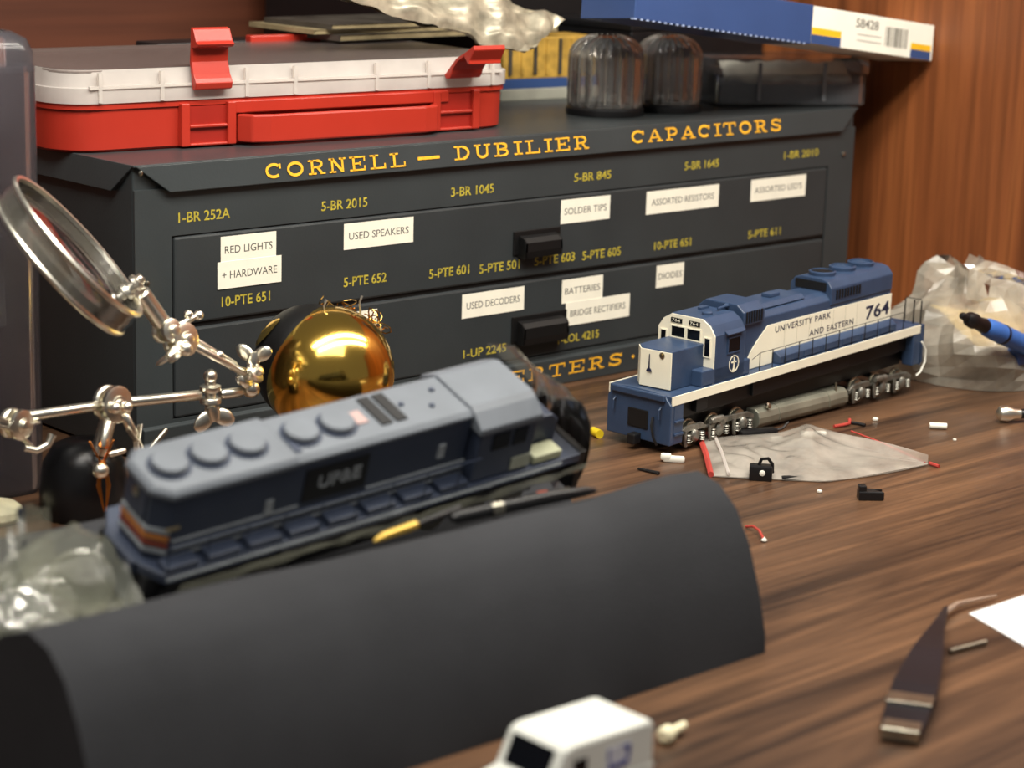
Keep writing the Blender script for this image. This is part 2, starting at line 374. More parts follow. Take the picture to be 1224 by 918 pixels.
for a in (('1-BR 252A', 20.2, 45, 94.4, 4.1), ('5-BR 2015', 91.2, 115.7, 93.2, 4.1), ('3-BR 1045', 162.6, 187.8, 93.6, 4.1), ('5-BR 845', 237.6, 261.6, 94.6, 4.0), ('5-BR 1645', 311.9, 336.5, 94.9, 4.0), ('1-BR 2010', 385.3, 412.3, 95.4, 3.8)):
    small(*a, frame_o, -.05)
drw = []
for k, (z0, z1) in enumerate(((53.3, 88.9), (15.3, 51.4))):
    mbx = MB().box(X0+1, X1-1, -.4, 5, z0, z1)
    d = obj('drawer', mbx, M_draw, cab, bevel=1.0); drw.append(d)
def pull(x0, x1, z0, z1, par):
    hb = MB()
    prof = [(-.4, z1), (-4, z1-1), (-6, z1-3), (-6, z0+3), (-5.4, z0), (-4.2, z0), (-4.8, z0+3.4), (-4.8, z1-3.6), (-3.6, z1-2.4), (-.4, z1-1.6)]
    hb.prism(prof, x0, x1, 'x')
    hb.prism([(-.4, z0), (-5.4, z0), (-6, z0+3), (-6, z1-3), (-4, z1-1), (-.4, z1)], x0, x0+1.4, 'x')
    hb.prism([(-.4, z0), (-5.4, z0), (-6, z0+3), (-6, z1-3), (-4, z1-1), (-.4, z1)], x1-1.4, x1, 'x')
    hb.box(x0-3, x1+3, -1.2, -.3, z0+1, z1+2)
    obj('handle', hb, M_handle, par, bevel=.3)
pull(203, 226, 63, 73, drw[0]); pull(203.5, 232, 22.5, 33.5, drw[1])
for a in (('10-PTE 651', 40.5, 64.7, 58.4, 4.2), ('5-PTE 652', 103.1, 126.4, 59.8, 4.2), ('5-PTE 601', 150.6, 174, 58.5, 4.2), ('5-PTE 501', 180, 204.5, 57.7, 4.2), ('5-PTE 603', 213.8, 239.4, 57.9, 4.2), ('5-PTE 605', 244.3, 269.8, 57.5, 4.2), ('10-PTE 651', 292.7, 318.6, 57.6, 4.0), ('5-PTE 611', 360.5, 385.5, 57, 4.0)):
    small(*a, drw[0], -.45)
for a in (('1-UP 2245', 171.7, 197.7, 20, 3.9), ('1-EOL 4215', 230.4, 257.3, 19.2, 3.9)): small(*a, drw[1], -.45)
def label(txt, x0, x1, z0, z1, ysh=0, th=.36, fs=.36, lab=None):
    yy = -.45-ysh
    lb = obj('paper_label', MB().box(x0, x1, yy-.15, yy, z0, z1), M_paper, cab, label=lab)
    if txt:
        h = (z1-z0)*fs; mg = (x1-x0)*.07
        write('lettering', txt, x1-x0-2*mg, 3.1, M_ink, lb, T((x0+mg, yy-.16, (z0+z1)/2-1.5)), thick=.03)
L_ = 'white label reading '
label('RED LIGHTS', 40.1, 67.6, 76, 87.1, lab=L_+'RED LIGHTS'); label('+ HARDWARE', 38.4, 70.2, 65.8, 76.9, .15, lab=L_+'+ HARDWARE')
label('USED SPEAKERS', 102.9, 141, 75.8, 86.9, lab=L_+'USED SPEAKERS'); label('SOLDER TIPS', 229.4, 261.2, 75.8, 86.9, lab=L_+'SOLDER TIPS')
label('ASSORTED RESISTORS', 285.8, 337, 75.4, 86.4, lab=L_+'ASSORTED RESISTORS'); label("ASSORTED LED'S", 360.8, 403, 75.6, 86.6, lab=L_+"ASSORTED LED'S")
label('', 103.0, 121.5, 37.5, 48.5, lab='blank white label behind the brass dome'); label('USED DECODERS', 170.2, 207.8, 38.3, 49.2, lab=L_+'USED DECODERS')
label('BATTERIES', 231.8, 258.5, 38.2, 49.3, lab=L_+'BATTERIES'); label('BRIDGE RECTIFIERS', 234.5, 277, 27.3, 38.4, .15, lab=L_+'BRIDGE RECTIFIERS')
label('DIODES', 295, 314.3, 38.8, 49.8, lab=L_+'DIODES')

# ================================================================== RED ORGANISER CASE
rc = thing('organizer_case', 'red plastic organiser case with cloudy clear lid and open latches', 'case', (-9, 37.6, H), (0, 0, R_(-4)))
RW, RD = 231, 104
def rrect(x0, x1, y0, y1, r, n=6):
    o = []
    for cx, cy, a in ((x1-r, y1-r, 0), (x0+r, y1-r, 90), (x0+r, y0+r, 180), (x1-r, y0+r, 270)):
        o += [(cx+r*math.cos(R_(a+90*i/n)), cy+r*math.sin(R_(a+90*i/n))) for i in range(n+1)]
    return o
def shell(x0, x1, y0, y1, r, zs, th=1.6, bottom=True, insets=None):
    """open tray: outer wall through heights zs, with insets per height, and an inner wall"""
    mb = MB(); rings = []; ins = insets or [0]*len(zs)
    for z, i in zip(zs, ins): rings.append([(p, q, z) for p, q in rrect(x0+i, x1-i, y0+i, y1-i, r)])
    n = len(rings[0]); zi = [zs[-1], zs[0]+th]
    for z in zi: rings.append([(p, q, z) for p, q in rrect(x0+th+ins[-1], x1-th-ins[-1], y0+th+ins[-1], y1-th-ins[-1], r-th*.5)])
    V = [p for rg in rings for p in rg]; F = []
    for i in range(len(rings)-1):
        for k in range(n): F.append((i*n+k, i*n+(k+1) % n, (i+1)*n+(k+1) % n, (i+1)*n+k))
    F += [list(range(n))[::-1], list(range((len(rings)-1)*n, len(rings)*n))]
    return mb.add(V, F)
rb = shell(0, RW, 0, RD, 18, [0, 1.2, 17.2, 17.4, 19.6], 1.6, insets=[2.5, 1.2, .8, 0, 0])
red_body = obj('tray', rb, M_red, rc, True)
# ribs and stepped housings beside the latches
for x0 in (58, 186):
    fm = MB()
    fm.box(x0-5, x0-1, -2.2, 2, .8, 18.5); fm.box(x0+17, x0+21, -2.2, 2, .8, 18.5); fm.box(x0-1, x0+17, -2.0, 1, 8.2, 9.6); fm.box(x0-1, x0+17, -2.0, 1, .8, 2)
    obj('latch_housing', fm, M_red, rc, bevel=.5)
    obj('latch_recess', MB().box(x0-1, x0+17, -.5, 1, 2, 17), M_redd, rc)
hd = MB(); pts = []
path = [(80, -.5), (84, -6.5), (92, -8.5), (172, -8.5), (180, -6.5), (184, -.5)]
for i, (px, py) in enumerate(path): pts.append((px, py))
inn = [(px + (2.5 if px < 130 else -2.5), py+2.4) for px, py in path]
hd.prism(path + inn[::-1], 1.4, 13, 'z'); obj('carry_handle', hd, M_red, rc, bevel=.8)
obj('rim_band', MB().box(76, 190, -1.4, .6, 13.4, 18.6), M_red, rc, bevel=.5)
# lid
ld = shell(-.6, RW+.6, -.6, RD+.6, 18, [19.8, 26, 26.2, 33], 1.4, insets=[0, 0, 1.2, 2.2])
ld.f = ld.f[:-2]; ld.m = ld.m[:-2]
lido = obj('lid', ld, M_lid, rc, True, label='cloudy clear lid')
lt = MB().prism(rrect(1.6, RW-1.6, 1.6, RD-1.6, 17), 31.6, 33, 'z'); obj('lid_top', lt, M_lidtop, rc, bevel=.3)
ri = MB()
for x in (16, 44, 84, 108, 150, 178, 214): ri.box(x, x+1.6, -1.3, .4, 20.2, 32)
ri.box(12, 220, -1.2, .2, 25.6, 26.8)
obj('lid_rib', ri, M_lid, rc)
# dividers and pale contents seen through the lid
for x in (40, 80, 120, 160, 200): obj('divider', MB().box(x, x+1.2, 3, RD-3, 2, 18), M_red, rc)
tag(obj('paper_sheet', MB().prism([(8, -40), (92, -40), (92, 20), (30, 28)], 0, .5, 'z'), M_paper), 'folded pale paper seen through lid of the red case', 'paper', (126, 79, H+28.5), (0, 0, R_(-4)))
def latch(mb, M):
    # plate rising from its hinge, hook lip at the top bent forward
    prof = [(0, -1.5), (-2.2, -1), (-3, 1.5), (-2.0, 3.4), (-.8, 5), (.8, 10), (.4, 15.5), (-3.6, 16.2), (-4.6, 17.6), (-3, 18.4), (-.6, 23.5), (1.4, 24), (1.6, 18), (2.4, 10), (1, 3)]
    mb.prism(prof, 0, 17.5, 'x', M)
l1 = MB(); latch(l1, T((58, -2.2, 25.2))); obj('latch', l1, M_red, rc, bevel=.4, label='open red latch standing upright')
l2 = MB(); latch(l2, T((187, -2.4, 26.2)) @ RX(R_(58))); obj('latch', l2, M_red, rc, bevel=.4, label='open red latch hanging forward')
obj('latch', MB().box(150, 190, RD-3, RD+2, 31, 36), M_red, rc, bevel=.6, label='red rear clasp')

# ================================================================== THINGS BEHIND AND ON THE CABINET
def closed_box(name, dims, mt, label, cat, loc, rot=(0, 0, 0), **k):
    return tag(obj(name, MB().box(*dims), mt, bevel=k.get('bevel', .8)), label, cat, loc, rot, k.get('group'))
sb = thing('dark_box', 'low black storage box on the cabinet behind the red case', 'box', (205, 157, H))
obj('box_body', MB().box(-95, 45, -8.5, 8.5, 0, 28), M_blackp, sb, bevel=1); obj('box_lid', MB().box(-96, 46, -9.5, 9.5, 28, 32), M_blackp, sb, bevel=.8)
tb = thing('equipment_box', 'tall black equipment box at the back of the cabinet top', 'box', (368, 222, H))
obj('box_body', MB().box(-100, 108, -54, 60, 0, 92), M_blackp, tb, bevel=2); obj('front_panel', MB().box(-94, 102, -55, -54, 6, 86), M_uframe, tb)
# magazines
zc = H+34.2
for i, (dx, dy, a, L, Wd, th, mt, lb) in enumerate((
    (8, 0, 3, 150, 56, 3.0, M_mag1, 'dark covered magazine at the bottom of the stack behind the red case'),
    (-2, -1, -2, 146, 54, 2.2, M_mag2, 'tan magazine second from the bottom of the stack behind red case'),
    (4, -2, 1, 146, 52, 2.4, M_mag1, 'grey brown magazine lying on top of the stack behind red case'))):
    mg = thing('magazine', lb, 'magazine', (246+dx, 134+dy, zc), (0, 0, R_(a)), 'magazines behind the red case')
    obj('pages', MB().box(-L/2+1, L/2-.5, -Wd/2+.5, Wd/2-.5, .25, th-.25), M_mag2, mg)
    cv = MB().box(-L/2, L/2, -Wd/2, Wd/2, 0, .25); cv.box(-L/2, L/2, -Wd/2, Wd/2, th-.25, th); cv.box(-L/2-.2, -L/2, -Wd/2, Wd/2, 0, th)
    obj('cover', cv, mt, mg); zc += th+.1
db = thing('dark_box', 'added dark box standing in for shade behind the smoky grey case', 'box', (426, 128, H))  # added box: its black gives the shade at the wall behind the case
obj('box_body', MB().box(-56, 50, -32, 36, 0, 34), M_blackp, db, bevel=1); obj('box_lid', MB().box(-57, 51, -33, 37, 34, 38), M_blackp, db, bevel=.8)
# crumpled antistatic bag: pillow that rises to the left over the red case
def crumple(p, s, a): return noise.noise(Vector(p)*s)*a
fb = MB()
A0, A1, B0, B1 = Vector((128, 54, 180)), Vector((206, 74, 188)), Vector((252, 52, 148.5)), Vector((292, 68, 161.5))
def foil(side):
    def fn(u, v):
        p = (A0*(1-v)+A1*v)*(1-u) + (B0*(1-v)+B1*v)*u
        e = math.sin(PI*u)**.5*math.sin(PI*v)**.5 if 0 < u < 1 and 0 < v < 1 else 0
        c = crumple(p+Vector((0, 0, 40*side)), .06, 7)+crumple(p, .16, 3)
        return p + Vector((0, -1, .6))*(side*4*e + c*.6)*1 + Vector((0, 0, crumple((u*5, v*5, 2), 1, 3)))
    return fn
fb.grid(foil(1), 44, 20); fb.grid(foil(-1), 44, 20)
tag(obj('foil_bag', fb, M_foil, smooth=60), 'crumpled grey antistatic bag slanting over the red case', 'bag')
# clear fluted domes
def dome(x, y, r, h, label):
    t = thing('clear_dome', label, 'container', (x, y, H), group='clear domes on the cabinet')
    obj('base_cap', MB().lathe([(r+.6, 0), (r+1, .8), (r+1, 3.2), (r+.2, 4.2), (r-2, 4.4), (r-2, 1)], 40), M_blackp, t, True)
    pr = [(r-.6, 3.4), (r-.2, 4.5), (r, 6)] + [(r, h-11)] + [(r*math.cos(a)**.75, h-11+11*math.sin(a)) for a in (.3, .6, .85, 1.1, 1.3, 1.45)] + [(.6, h)]
    pi = [(max(.3, q-1.6), z-1.2 if i else z) for i, (q, z) in enumerate(pr)][::-1]
    obj('dome_shell', MB().lathe(pr+pi, 96, None, .03, 20), M_clear, t, True)
    for k in range(16):
        a = 2*PI*k/16; P_ = [(q*1.012*math.cos(a), q*1.012*math.sin(a), z) for q, z in pr[2:-2]]
        obj('rib', MB().tube(P_, .55, 5), M_rib, t, True)
    return t
dome(298, 42, 18.2, 38.5, 'wider clear fluted dome beside the red case'); dome(338, 38, 16.2, 37.5, 'narrower clear fluted dome beside the smoky case')
# yellow parts box behind the domes
yb = thing('parts_box', 'small yellow card parts box standing between red case and clear domes', 'box', (315, 120, H), (0, 0, R_(-6)))
obj('tray', MB().box(-24, 40, -14, 14, 0, 6), M_pale, yb, bevel=.5); obj('band', MB().box(-23, 39, -13.4, 13.4, 6, 11), M_boxblue, yb, bevel=.3)
obj('carton', MB().box(-22, 38, -13, 13, 11, 32), M_cardy, yb, bevel=.5)
for i in range(7): obj('divider', MB().box(-19+i*8, -17+i*8, -13.8, -13, 13, 31), M_cardy if i % 2 else M_mag1, yb)
# smoky storage case
sc_ = thing('storage_case', 'smoky grey plastic case with cream paper inside, under the blue box', 'case', (374.5, 38, H), (0, 0, R_(-27)))
CW, CD, CH = 84, 46, 24.5
M_smoke = film('smoky_plastic', (160, 164, 170), .24, .12, 1.2)
obj('case_body', shell(0, CW, 0, CD, 4, [0, 1, 16], 1.4, insets=[1, 0, 0]), M_smoke, sc_, True)
c2 = MB().rbox(-.4, CW+.4, -.4, CD+.4, 16.2, CH, 1.5, 2); obj('case_lid', c2, M_smoke, sc_, True)
for x in (22, 58): obj('hinge_tab', MB().box(x, x+2, -.9, -.3, 3, CH-2), M_case, sc_)
obj('filling', MB().box(3, CW-3, 4, CD-3, 1.6, 11), M_case, sc_)
pp = MB(); pp.grid(lambda u, v: Vector((6+u*70, 3+v*12+crumple((u*6, v*2, 5), 1, 1.5), 12.5+v*9.5+crumple((u*7, v*3, 0), 1, 2.2))), 26, 8)
obj('paper_insert', pp, M_sponge if False else M_paper, sc_, True, label='crumpled cream paper', solid=.6)
# long blue box with a white printed end
bb = thing('carton', 'long blue carton with a white printed end slanting above the cabinet', 'box', (479.5, -17, 142.6), (R_(-4), R_(7.0), 0))
BL, BT, BWd, WE = 226, 18.4, 34, 100
obj('sleeve', MB().box(-BL, -WE, -.3, BWd+.3, -.3, BT+.3), M_boxblue, bb, bevel=.4)
sw = MB()
for i in range(31): sw.box(-BL+i*4, -BL+i*4+1.6, -.45, 2, -.7, .1)
obj('serrated_edge', sw, mat('pale_blue_edge', (140, 156, 190), .5), bb, kind='stuff')
obj('end_section', MB().box(-WE, 0, 0, BWd, 0, BT), M_boxwhite, bb, bevel=.3)
def side(x0, x1, z0, z1, mt, nm): obj(nm, MB().box(x0, x1, -.35, -.02, z0, z1), mt, bb)
side(-WE+.2, -77, .2, 4.6, M_boxblue, 'blue_patch'); side(-WE+.2, -77, 4.6, 8.0, M_boxyel, 'yellow_patch'); side(-19, -2, .2, 4.6, M_boxblue, 'blue_patch'); side(-19, -2, 4.6, 7.8, M_boxyel, 'yellow_patch')
write('lettering', '58428', 18.5, 4.6, M_inkgrey, bb, T((-65.5, -.02, 11.2)), bold=.01, thick=.1)
bc = MB(); random.seed(3); y = -41
while y < -23:
    wv = random.choice((.4, .8, 1.1)); bc.box(y, y+wv, -.15, -.02, 4.2, 14); y += wv+random.choice((.5, .8, 1.2))
obj('barcode', bc, M_inkgrey, bb)
for z in (7.8, 4.8): obj('small_print', MB().box(-64, -44, -.12, -.02, z, z+.35), M_inkgrey, bb)

# ================================================================== CLOUDY BIN AT THE LEFT EDGE
bn = thing('plastic_bin', 'tall cloudy clear plastic bin standing at the left edge', 'container', (-150, 24, 0))
obj('bin_wall', shell(-60, 101, -40, 26, 7, [0, 3, 160], 1.6, insets=[1.5, 0, -.2]), M_bin, bn, True)
obj('rim', shell(-62.5, 103.5, -42.5, 28.5, 8, [158, 165, 169.5, 172], 1.6, insets=[2.4, 2.6, 4.2, 8]), M_bin, bn, True)
pt = thing('dark_parts_pouch', 'dark purplish pouch inside the cloudy plastic bin', 'pouch', (-140, 16, 2))
obj('pouch_body', MB().rbox(-62, 78, -24, 22, 0, 96, 6, 3), mat('purple_black_cloth', (52, 48, 62), .7, 0, .2, 40), pt, True)
obj('flap', MB().rbox(-62, 78, -26, -23, 62, 97, 1, 1), mat('purple_black_flap', (60, 56, 72), .65), pt)

# ================================================================== HELPING HANDS TOOL
hh = thing('helping_hands', 'chrome helping hands stand with magnifier and crocodile clips beside the cabinet', 'tool', (-60, -56, 0))
def at(x, y, z): return Vector((x+60, y+56, z))
obj('base', MB().lathe([(15, 0), (16, 2), (16, 10), (14.6, 20), (11, 26), (6, 28.4), (1, 29)], 36, T((6, 8, 0))), M_blackm, hh, True)
Y = -60
def joint(P, r, name='clamp', axis=(0, 1, 0), two=True):
    """pair of round plates with a screw between"""
    P = Vector(P); a = Vector(axis).normalized(); mb = MB()
    for s in ((-1, 1) if two else (1,)):
        mb.tube([P+a*s*1.2, P+a*s*1.8, P+a*s*3.2, P+a*s*3.6], [r*.9, r, r, r*.8], 20)
    mb.tube([P-a*5.5, P-a*5.2, P+a*5.2, P+a*5.5], [1.2, 2.0, 2.0, 1.2], 10)
    mb.tube([P+a*3.6, P+a*4.4], [r*.5, r*.45], 12); mb.tube([P-a*3.6, P-a*4.4], [r*.5, r*.45], 12)
    return obj(name, mb, M_chrome, hh, True)
def wing(P, d, nrm, s=1.0):
    """wing nut: hub and two rounded ears, d = direction of the screw"""
    P = Vector(P); d = Vector(d).normalized(); n_ = Vector(nrm).normalized(); mb = MB()
    mb.tube([P, P+d*2, P+d*5*s], [2.6*s, 2.6*s, 2.0*s], 12)
    for sg in (-1, 1):
        c = P+d*4.4*s+n_*sg*3.6*s; t = d.cross(n_)
        b = bmesh.new(); bmesh.ops.create_uvsphere(b, u_segments=14, v_segments=8, radius=1)
        M = Matrix.Identity(4); ax = (n_*sg*1+d*.7).normalized(); bx = t; cx = ax.cross(bx)
        M = Matrix((ax*4.4*s, bx*1.1*s, cx*2.9*s)).transposed().to_4x4(); M.translation = c
        mb.bm(b, M)
    obj('wing_nut', mb, M_chrome, hh, True)
def rod(p, q, r, name='rod', mt=M_chrome, n=14):
    p, q = Vector(p), Vector(q); d = (q-p).normalized()
    return obj(name, MB().tube([p, p+d*.8, q-d*.8, q], [r*.7, r, r, r*.7], n), mt, hh, True)
def ball(P, r, mt=M_chrome, name='ball_joint'):
    b = bmesh.new(); bmesh.ops.create_uvsphere(b, u_segments=18, v_segments=10, radius=r)
    return obj(name, MB().bm(b, T(Vector(P))), mt, hh, True)
# stand and cross rod
J = at(-49, Y, 43)
rod(at(-54, Y+2, 24), at(-50, Y, 40), 3.0, 'stand_post')
joint(J, 6.8, 'centre_clamp', (.2, -1, .1)); ball(J+Vector((-2.4, -5.5, 0)), 2.2); ball(J+Vector((2.4, -5.5, -.4)), 2.2)
rod(at(-85, Y, 43.6), at(-53, Y, 43.2), 1.9, 'cross_rod'); rod(at(-45, Y, 43), at(-11, Y, 41.0), 1.9, 'cross_rod'); rod(at(-2, Y, 40), at(8, Y, 39.4), 1.9, 'cross_rod')
# right-hand joint with the wing nut, going up to the magnifier arm
J2 = at(-6.5, Y, 40.5); joint(J2, 4.0, 'clamp', (0, 0, 1)); wing(J2+Vector((0, -1, -4.5)), (0.1, -.1, -1), (1, -.2, .1), 1.1); ball(J2+Vector((0, 0, 7)), 2.6)
J3 = at(10, Y-2, 46); joint(J3, 4.2, 'clamp', (.4, -.6, .4)); wing(J3+Vector((1.5, 0, 4)), (.08, 0, 1), (.4, -.6, 0), .95); ball(at(12, Y, 40), 3.4)
ball(at(-4, Y-2, 55.5), 1.9)
rod(at(8, Y-2, 47), at(-18, Y-3, 62), 1.5, 'link_bar'); rod(at(6, Y+1, 50), at(-16, Y+1, 64), 1.1, 'link_bar')
J4 = at(-21, Y-2, 63.5); joint(J4, 6.2, 'clamp', (.2, -1, .2)); ball(J4+Vector((-2, -6, -2)), 2.8); wing(J4+Vector((-5, -5, -2.5)), (-1, -.3, -.55), (-.1, -1, .3), 1.0)
rod(J4+Vector((-2, 0, 5)), J4+Vector((8, 0, 8.4)), 1.2, 'link_pin'); ball(J4+Vector((3.5, 0, 9)), 1.7); ball(J4+Vector((8, 0, 8.2)), 1.9); joint(J4+Vector((-6, 0, 4)), 4.4, 'clamp', (.2, -1, .2))
rod(at(-28, Y-1, 70), at(-37.5, Y-1, 83), 3.4, 'barrel'); ball(at(-27, Y-1, 68.5), 2.4)
joint(at(-41, Y-1, 85), 3.4, 'clamp', (.6, -.3, .6)); ball(at(-39, Y-3, 88), 1.5)
# magnifying ring: centre, in-plane axes
MC = at(-65.5, Y, 98.5); e1 = Vector((24.5, 0, -22.2)).normalized(); cdir = Vector((461.86-65, 714.3-60, 234-98)).normalized()
view = Vector((-461.86+65, -714.34+60, 234-98)).normalized()
e_n = (view.cross(e1)).normalized()        # perpendicular to view and major axis
if e_n.z < 0: e_n = -e_n
tl = R_(13); nrm = (e_n*math.cos(tl) + view*math.sin(tl)).normalized(); e2 = nrm.cross(e1).normalized()
MM = Matrix((e1, e2, nrm)).transposed().to_4x4(); MM.translation = MC
Rr = 32
for zz in (-4.6, 4.6):
    obj('ring_rim', MB().lathe([(Rr-1.6, zz-.7), (Rr-.4, zz-1.1), (Rr+.3, zz-.3), (Rr+.3, zz+.3), (Rr-.4, zz+1.1), (Rr-1.6, zz+.7)], 72, MM, closed=True), M_chrome, hh, True)
obj('ring_band', MB().lathe([(Rr-1.4, -4.4), (Rr-.2, -4.2), (Rr-.6, -2), (Rr-.2, 0), (Rr-.6, 2), (Rr-.2, 4.2), (Rr-1.4, 4.4)], 72, MM, closed=True), film('clear_band', (220, 214, 196), .22, .08, 3.0, 0, 40), hh, True)
ln = [(.1, -3.4)] + [(x, -3.4+2.6*(x/29.4)**2) for x in (6, 12, 18, 24, 29.4)] + [(x, 3.4-2.6*(x/29.4)**2) for x in (29.4, 24, 18, 12, 6)] + [(.1, 3.4)]
obj('lens', MB().lathe(ln, 64, MM), M_lens, hh, True)
# hanging crocodile clips
def clip(P, d, up, name, s=1.0, mt=M_copper):
    P = Vector(P); d = Vector(d).normalized(); up = Vector(up); up = (up-d*up.dot(d)).normalized(); t = d.cross(up)
    M = Matrix((d, t, up)).transposed().to_4x4(); M.translation = P; mb = MB()
    for sg in (-1, 1):
        mb.prism([(0, sg*1.2), (9*s, sg*2.6), (20*s, sg*.5), (20*s, sg*.1), (9*s, sg*.9), (0, sg*.3)], -1.8*s, 1.8*s, 'y', M)
        mb.prism([(0, sg*.6), (-10*s, sg*4.6), (-10*s, sg*3.8), (0, sg*.0)], -2.0*s, 2.0*s, 'y', M)
    mb.tube([M @ Vector((0, -2.4*s, 0)), M @ Vector((0, 2.4*s, 0))], 1.6*s, 10)
    return obj(name, mb, mt, hh, bevel=.2)
rod(J+Vector((-3, -2, -4)), at(-57, Y-6, 29), 2.0, 'clip_arm', M_chrome); clip(at(-58.5, Y-8, 24), (-.05, -.15, -1), (1, -.6, 0), 'crocodile_clip', .85)
ball(at(-60, Y-9, 22), 3.0)
rod(J+Vector((3, -3, -4)), at(-42.5, Y-4, 31), 1.8, 'clip_arm', M_chrome); clip(at(-42, Y-5, 29), (.1, -.2, -1), (1, .5, 0), 'crocodile_clip', .55, M_chrome)
rod(at(-44, Y-6, 20), at(-30, Y-6, 32), 1.0, 'thumb_screw', M_steel); rod(at(-56, Y-8, 27), at(-49, Y-8, 27.5), 1.1, 'thumb_screw')
joint(at(-88, Y, 41.5), 5.4, 'clamp', (.3, -1, 0)); clip(at(-92, Y-2, 42), (-1, -.1, .45), (0, 0, 1), 'crocodile_clip', 1.1, M_chrome)
obj('hook', MB().tube([at(-86, Y-2, 33), at(-82, Y-3, 31.6), at(-77.5, Y-3, 33), at(-75.5, Y-3, 36.5)], [1.2, 1.3, 1.4, 1.6], 10), M_chrome, hh, True)

# ================================================================== BRASS TIP CLEANER
tcn = thing('tip_cleaner', 'polished brass soldering tip cleaner dome with curled brass wool', 'tool', (52, -56, 0))
Rb = 26
Mx = T((0, 0, 40.5)) @ RY(R_(14)) @ RX(R_(10))
obj('foot', MB().lathe([(20, 0), (21, 1.5), (20, 4), (11, 7), (9, 14), (12, 20), (15, 24)], 36), M_blackm, tcn, True)
bell = [(Rb*math.cos(a), Rb*1.0*math.sin(a)) for a in [R_(x) for x in range(-56, 88, 6)]] + [(.3, Rb)]
obj('brass_dome', MB().lathe(bell, 64, Mx), M_brass, tcn, 60)
M2 = T((-3.0, 7, 42.5)) @ RY(R_(-10)) @ RX(R_(8))
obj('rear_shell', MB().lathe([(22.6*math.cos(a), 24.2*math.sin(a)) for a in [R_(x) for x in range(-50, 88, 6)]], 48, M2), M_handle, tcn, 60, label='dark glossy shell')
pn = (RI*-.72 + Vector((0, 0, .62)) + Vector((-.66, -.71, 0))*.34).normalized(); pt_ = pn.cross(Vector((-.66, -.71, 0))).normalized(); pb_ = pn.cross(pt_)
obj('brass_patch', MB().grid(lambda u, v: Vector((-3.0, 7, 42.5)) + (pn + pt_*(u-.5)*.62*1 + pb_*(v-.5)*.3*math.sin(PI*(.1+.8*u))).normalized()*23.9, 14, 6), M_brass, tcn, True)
random.seed(12); cw_ = MB()
for i in range(46):
    a = random.uniform(-.5, 1.7); zz = random.uniform(-8, 24)
    c = Vector((20*math.cos(a*.7)+4, 14*math.sin(a)+2, 40+zz*.95)); n_ = 10; ph = random.uniform(0, 6); rr = random.uniform(2, 4.6)
    ax = Vector((random.uniform(-1, 1), random.uniform(-1, 1), random.uniform(-1, 1))).normalized(); u_ = ax.orthogonal().normalized(); v_ = ax.cross(u_)
    cw_.tube([c+u_*rr*math.cos(ph+k*.8)+v_*rr*math.sin(ph+k*.8)+ax*k*.45 for k in range(n_)], .28, 4)
obj('brass_wool', cw_, mat('brass_wool', (190, 150, 80), .25, 1, .4, 400), tcn, kind='stuff')
for k, (x, y_, z) in enumerate(((12, -4, 66), (-4, -2, 66), (22, -4, 52))):
    obj('wire_end', MB().tube([(x, y_, z-6), (x+.5, y_, z-2), (x, y_, z+1.5), (x+1.2, y_, z+4)], [.4, .5, .4, .6], 6), M_chrome, tcn, True)

# ================================================================== BLUE AND WHITE LOCOMOTIVE
lc = thing('model_locomotive', 'blue and white model diesel locomotive numbered 764 standing on the desk', 'model train', (178.5, -122, 0), (0, 0, .1237))
LN = 203
obj('deck', MB().box(1, LN, .6, 34.4, 21.4, 24.6), M_bluedeck, lc, bevel=.2)
for y0, y1 in ((0, .6), (34.4, 35)):
    obj('sill_stripe', MB().box(1, LN-2, y0, y1, 21, 24.8), M_white, lc)
uf = MB().box(6, LN-6, 8, 27, 5.5, 21.2); uf.box(6, LN-6, 4, 31, 13, 21.2); uf.box(64, 142, 2.4, 32.6, 14, 21.2); uf.box(20, 28, 1.2, 4, 15, 21)
obj('underframe', uf, M_uframe, lc, bevel=.3)
pl = MB()
pl.prism([(0, 4), (34.9, 4), (34.9, 20), (31, 24.8), (24, 25.6), (11, 25.6), (4, 24.8), (.1, 21)], 0, 2.6, 'x')
pl.box(2.6, 9.5, .2, 7, 4, 21); pl.box(2.6, 9.5, 28, 34.8, 4, 21); pl.box(2.6, 8, 4, 31, 22, 24.5)
po = obj('pilot', pl, M_blue, lc, bevel=.5)
for z in (8, 13.5): obj('step', MB().box(3, 9, -.6, .3, z, z+.8), M_blue, po)
obj('coupler_pocket', MB().box(-.6, .1, 12, 23, 9, 17), M_uframe, po, bevel=.4); obj('coupler', MB().box(-5, 0, 15.4, 19.6, 2.5, 7), M_uframe, po, bevel=.6)
obj('buffer_beam', MB().box(-1.6, .2, 3, 32, 22.4, 25.2), M_blue, po, bevel=.5)
obj('hose', MB().tube([(-.8, 9, 15), (-3, 8, 12), (-3.2, 6.4, 7), (-1.8, 5.6, 4)], .6, 6), M_uframe, po, True)
for yy in (5, 30): obj('cut_lever', MB().tube([(-.6, yy, 20), (-2, yy, 19), (-2, yy, 15)], .4, 6), M_blue, po)
rp_ = MB().box(LN-1, LN+2, 0, 35, 6, 24.8); rp_.box(LN-8, LN-1, 0, 6, 6, 21); rp_.box(LN-8, LN-1, 29, 35, 6, 21)
ro_ = obj('rear_pilot', rp_, M_blue, lc, bevel=.5); obj('coupler', MB().box(LN+2, LN+7, 15.4, 19.6, 3, 8), M_uframe, ro_, bevel=.5)
obj('air_hose', MB().tube([(LN-2, -1.2, 17), (LN+1, -1.8, 13), (LN+1, -1.8, 7), (LN-2, -1.4, 2.5), (LN-5, -1, 1.2)], .45, 6), M_whitep, ro_, True, label='thin white hose')
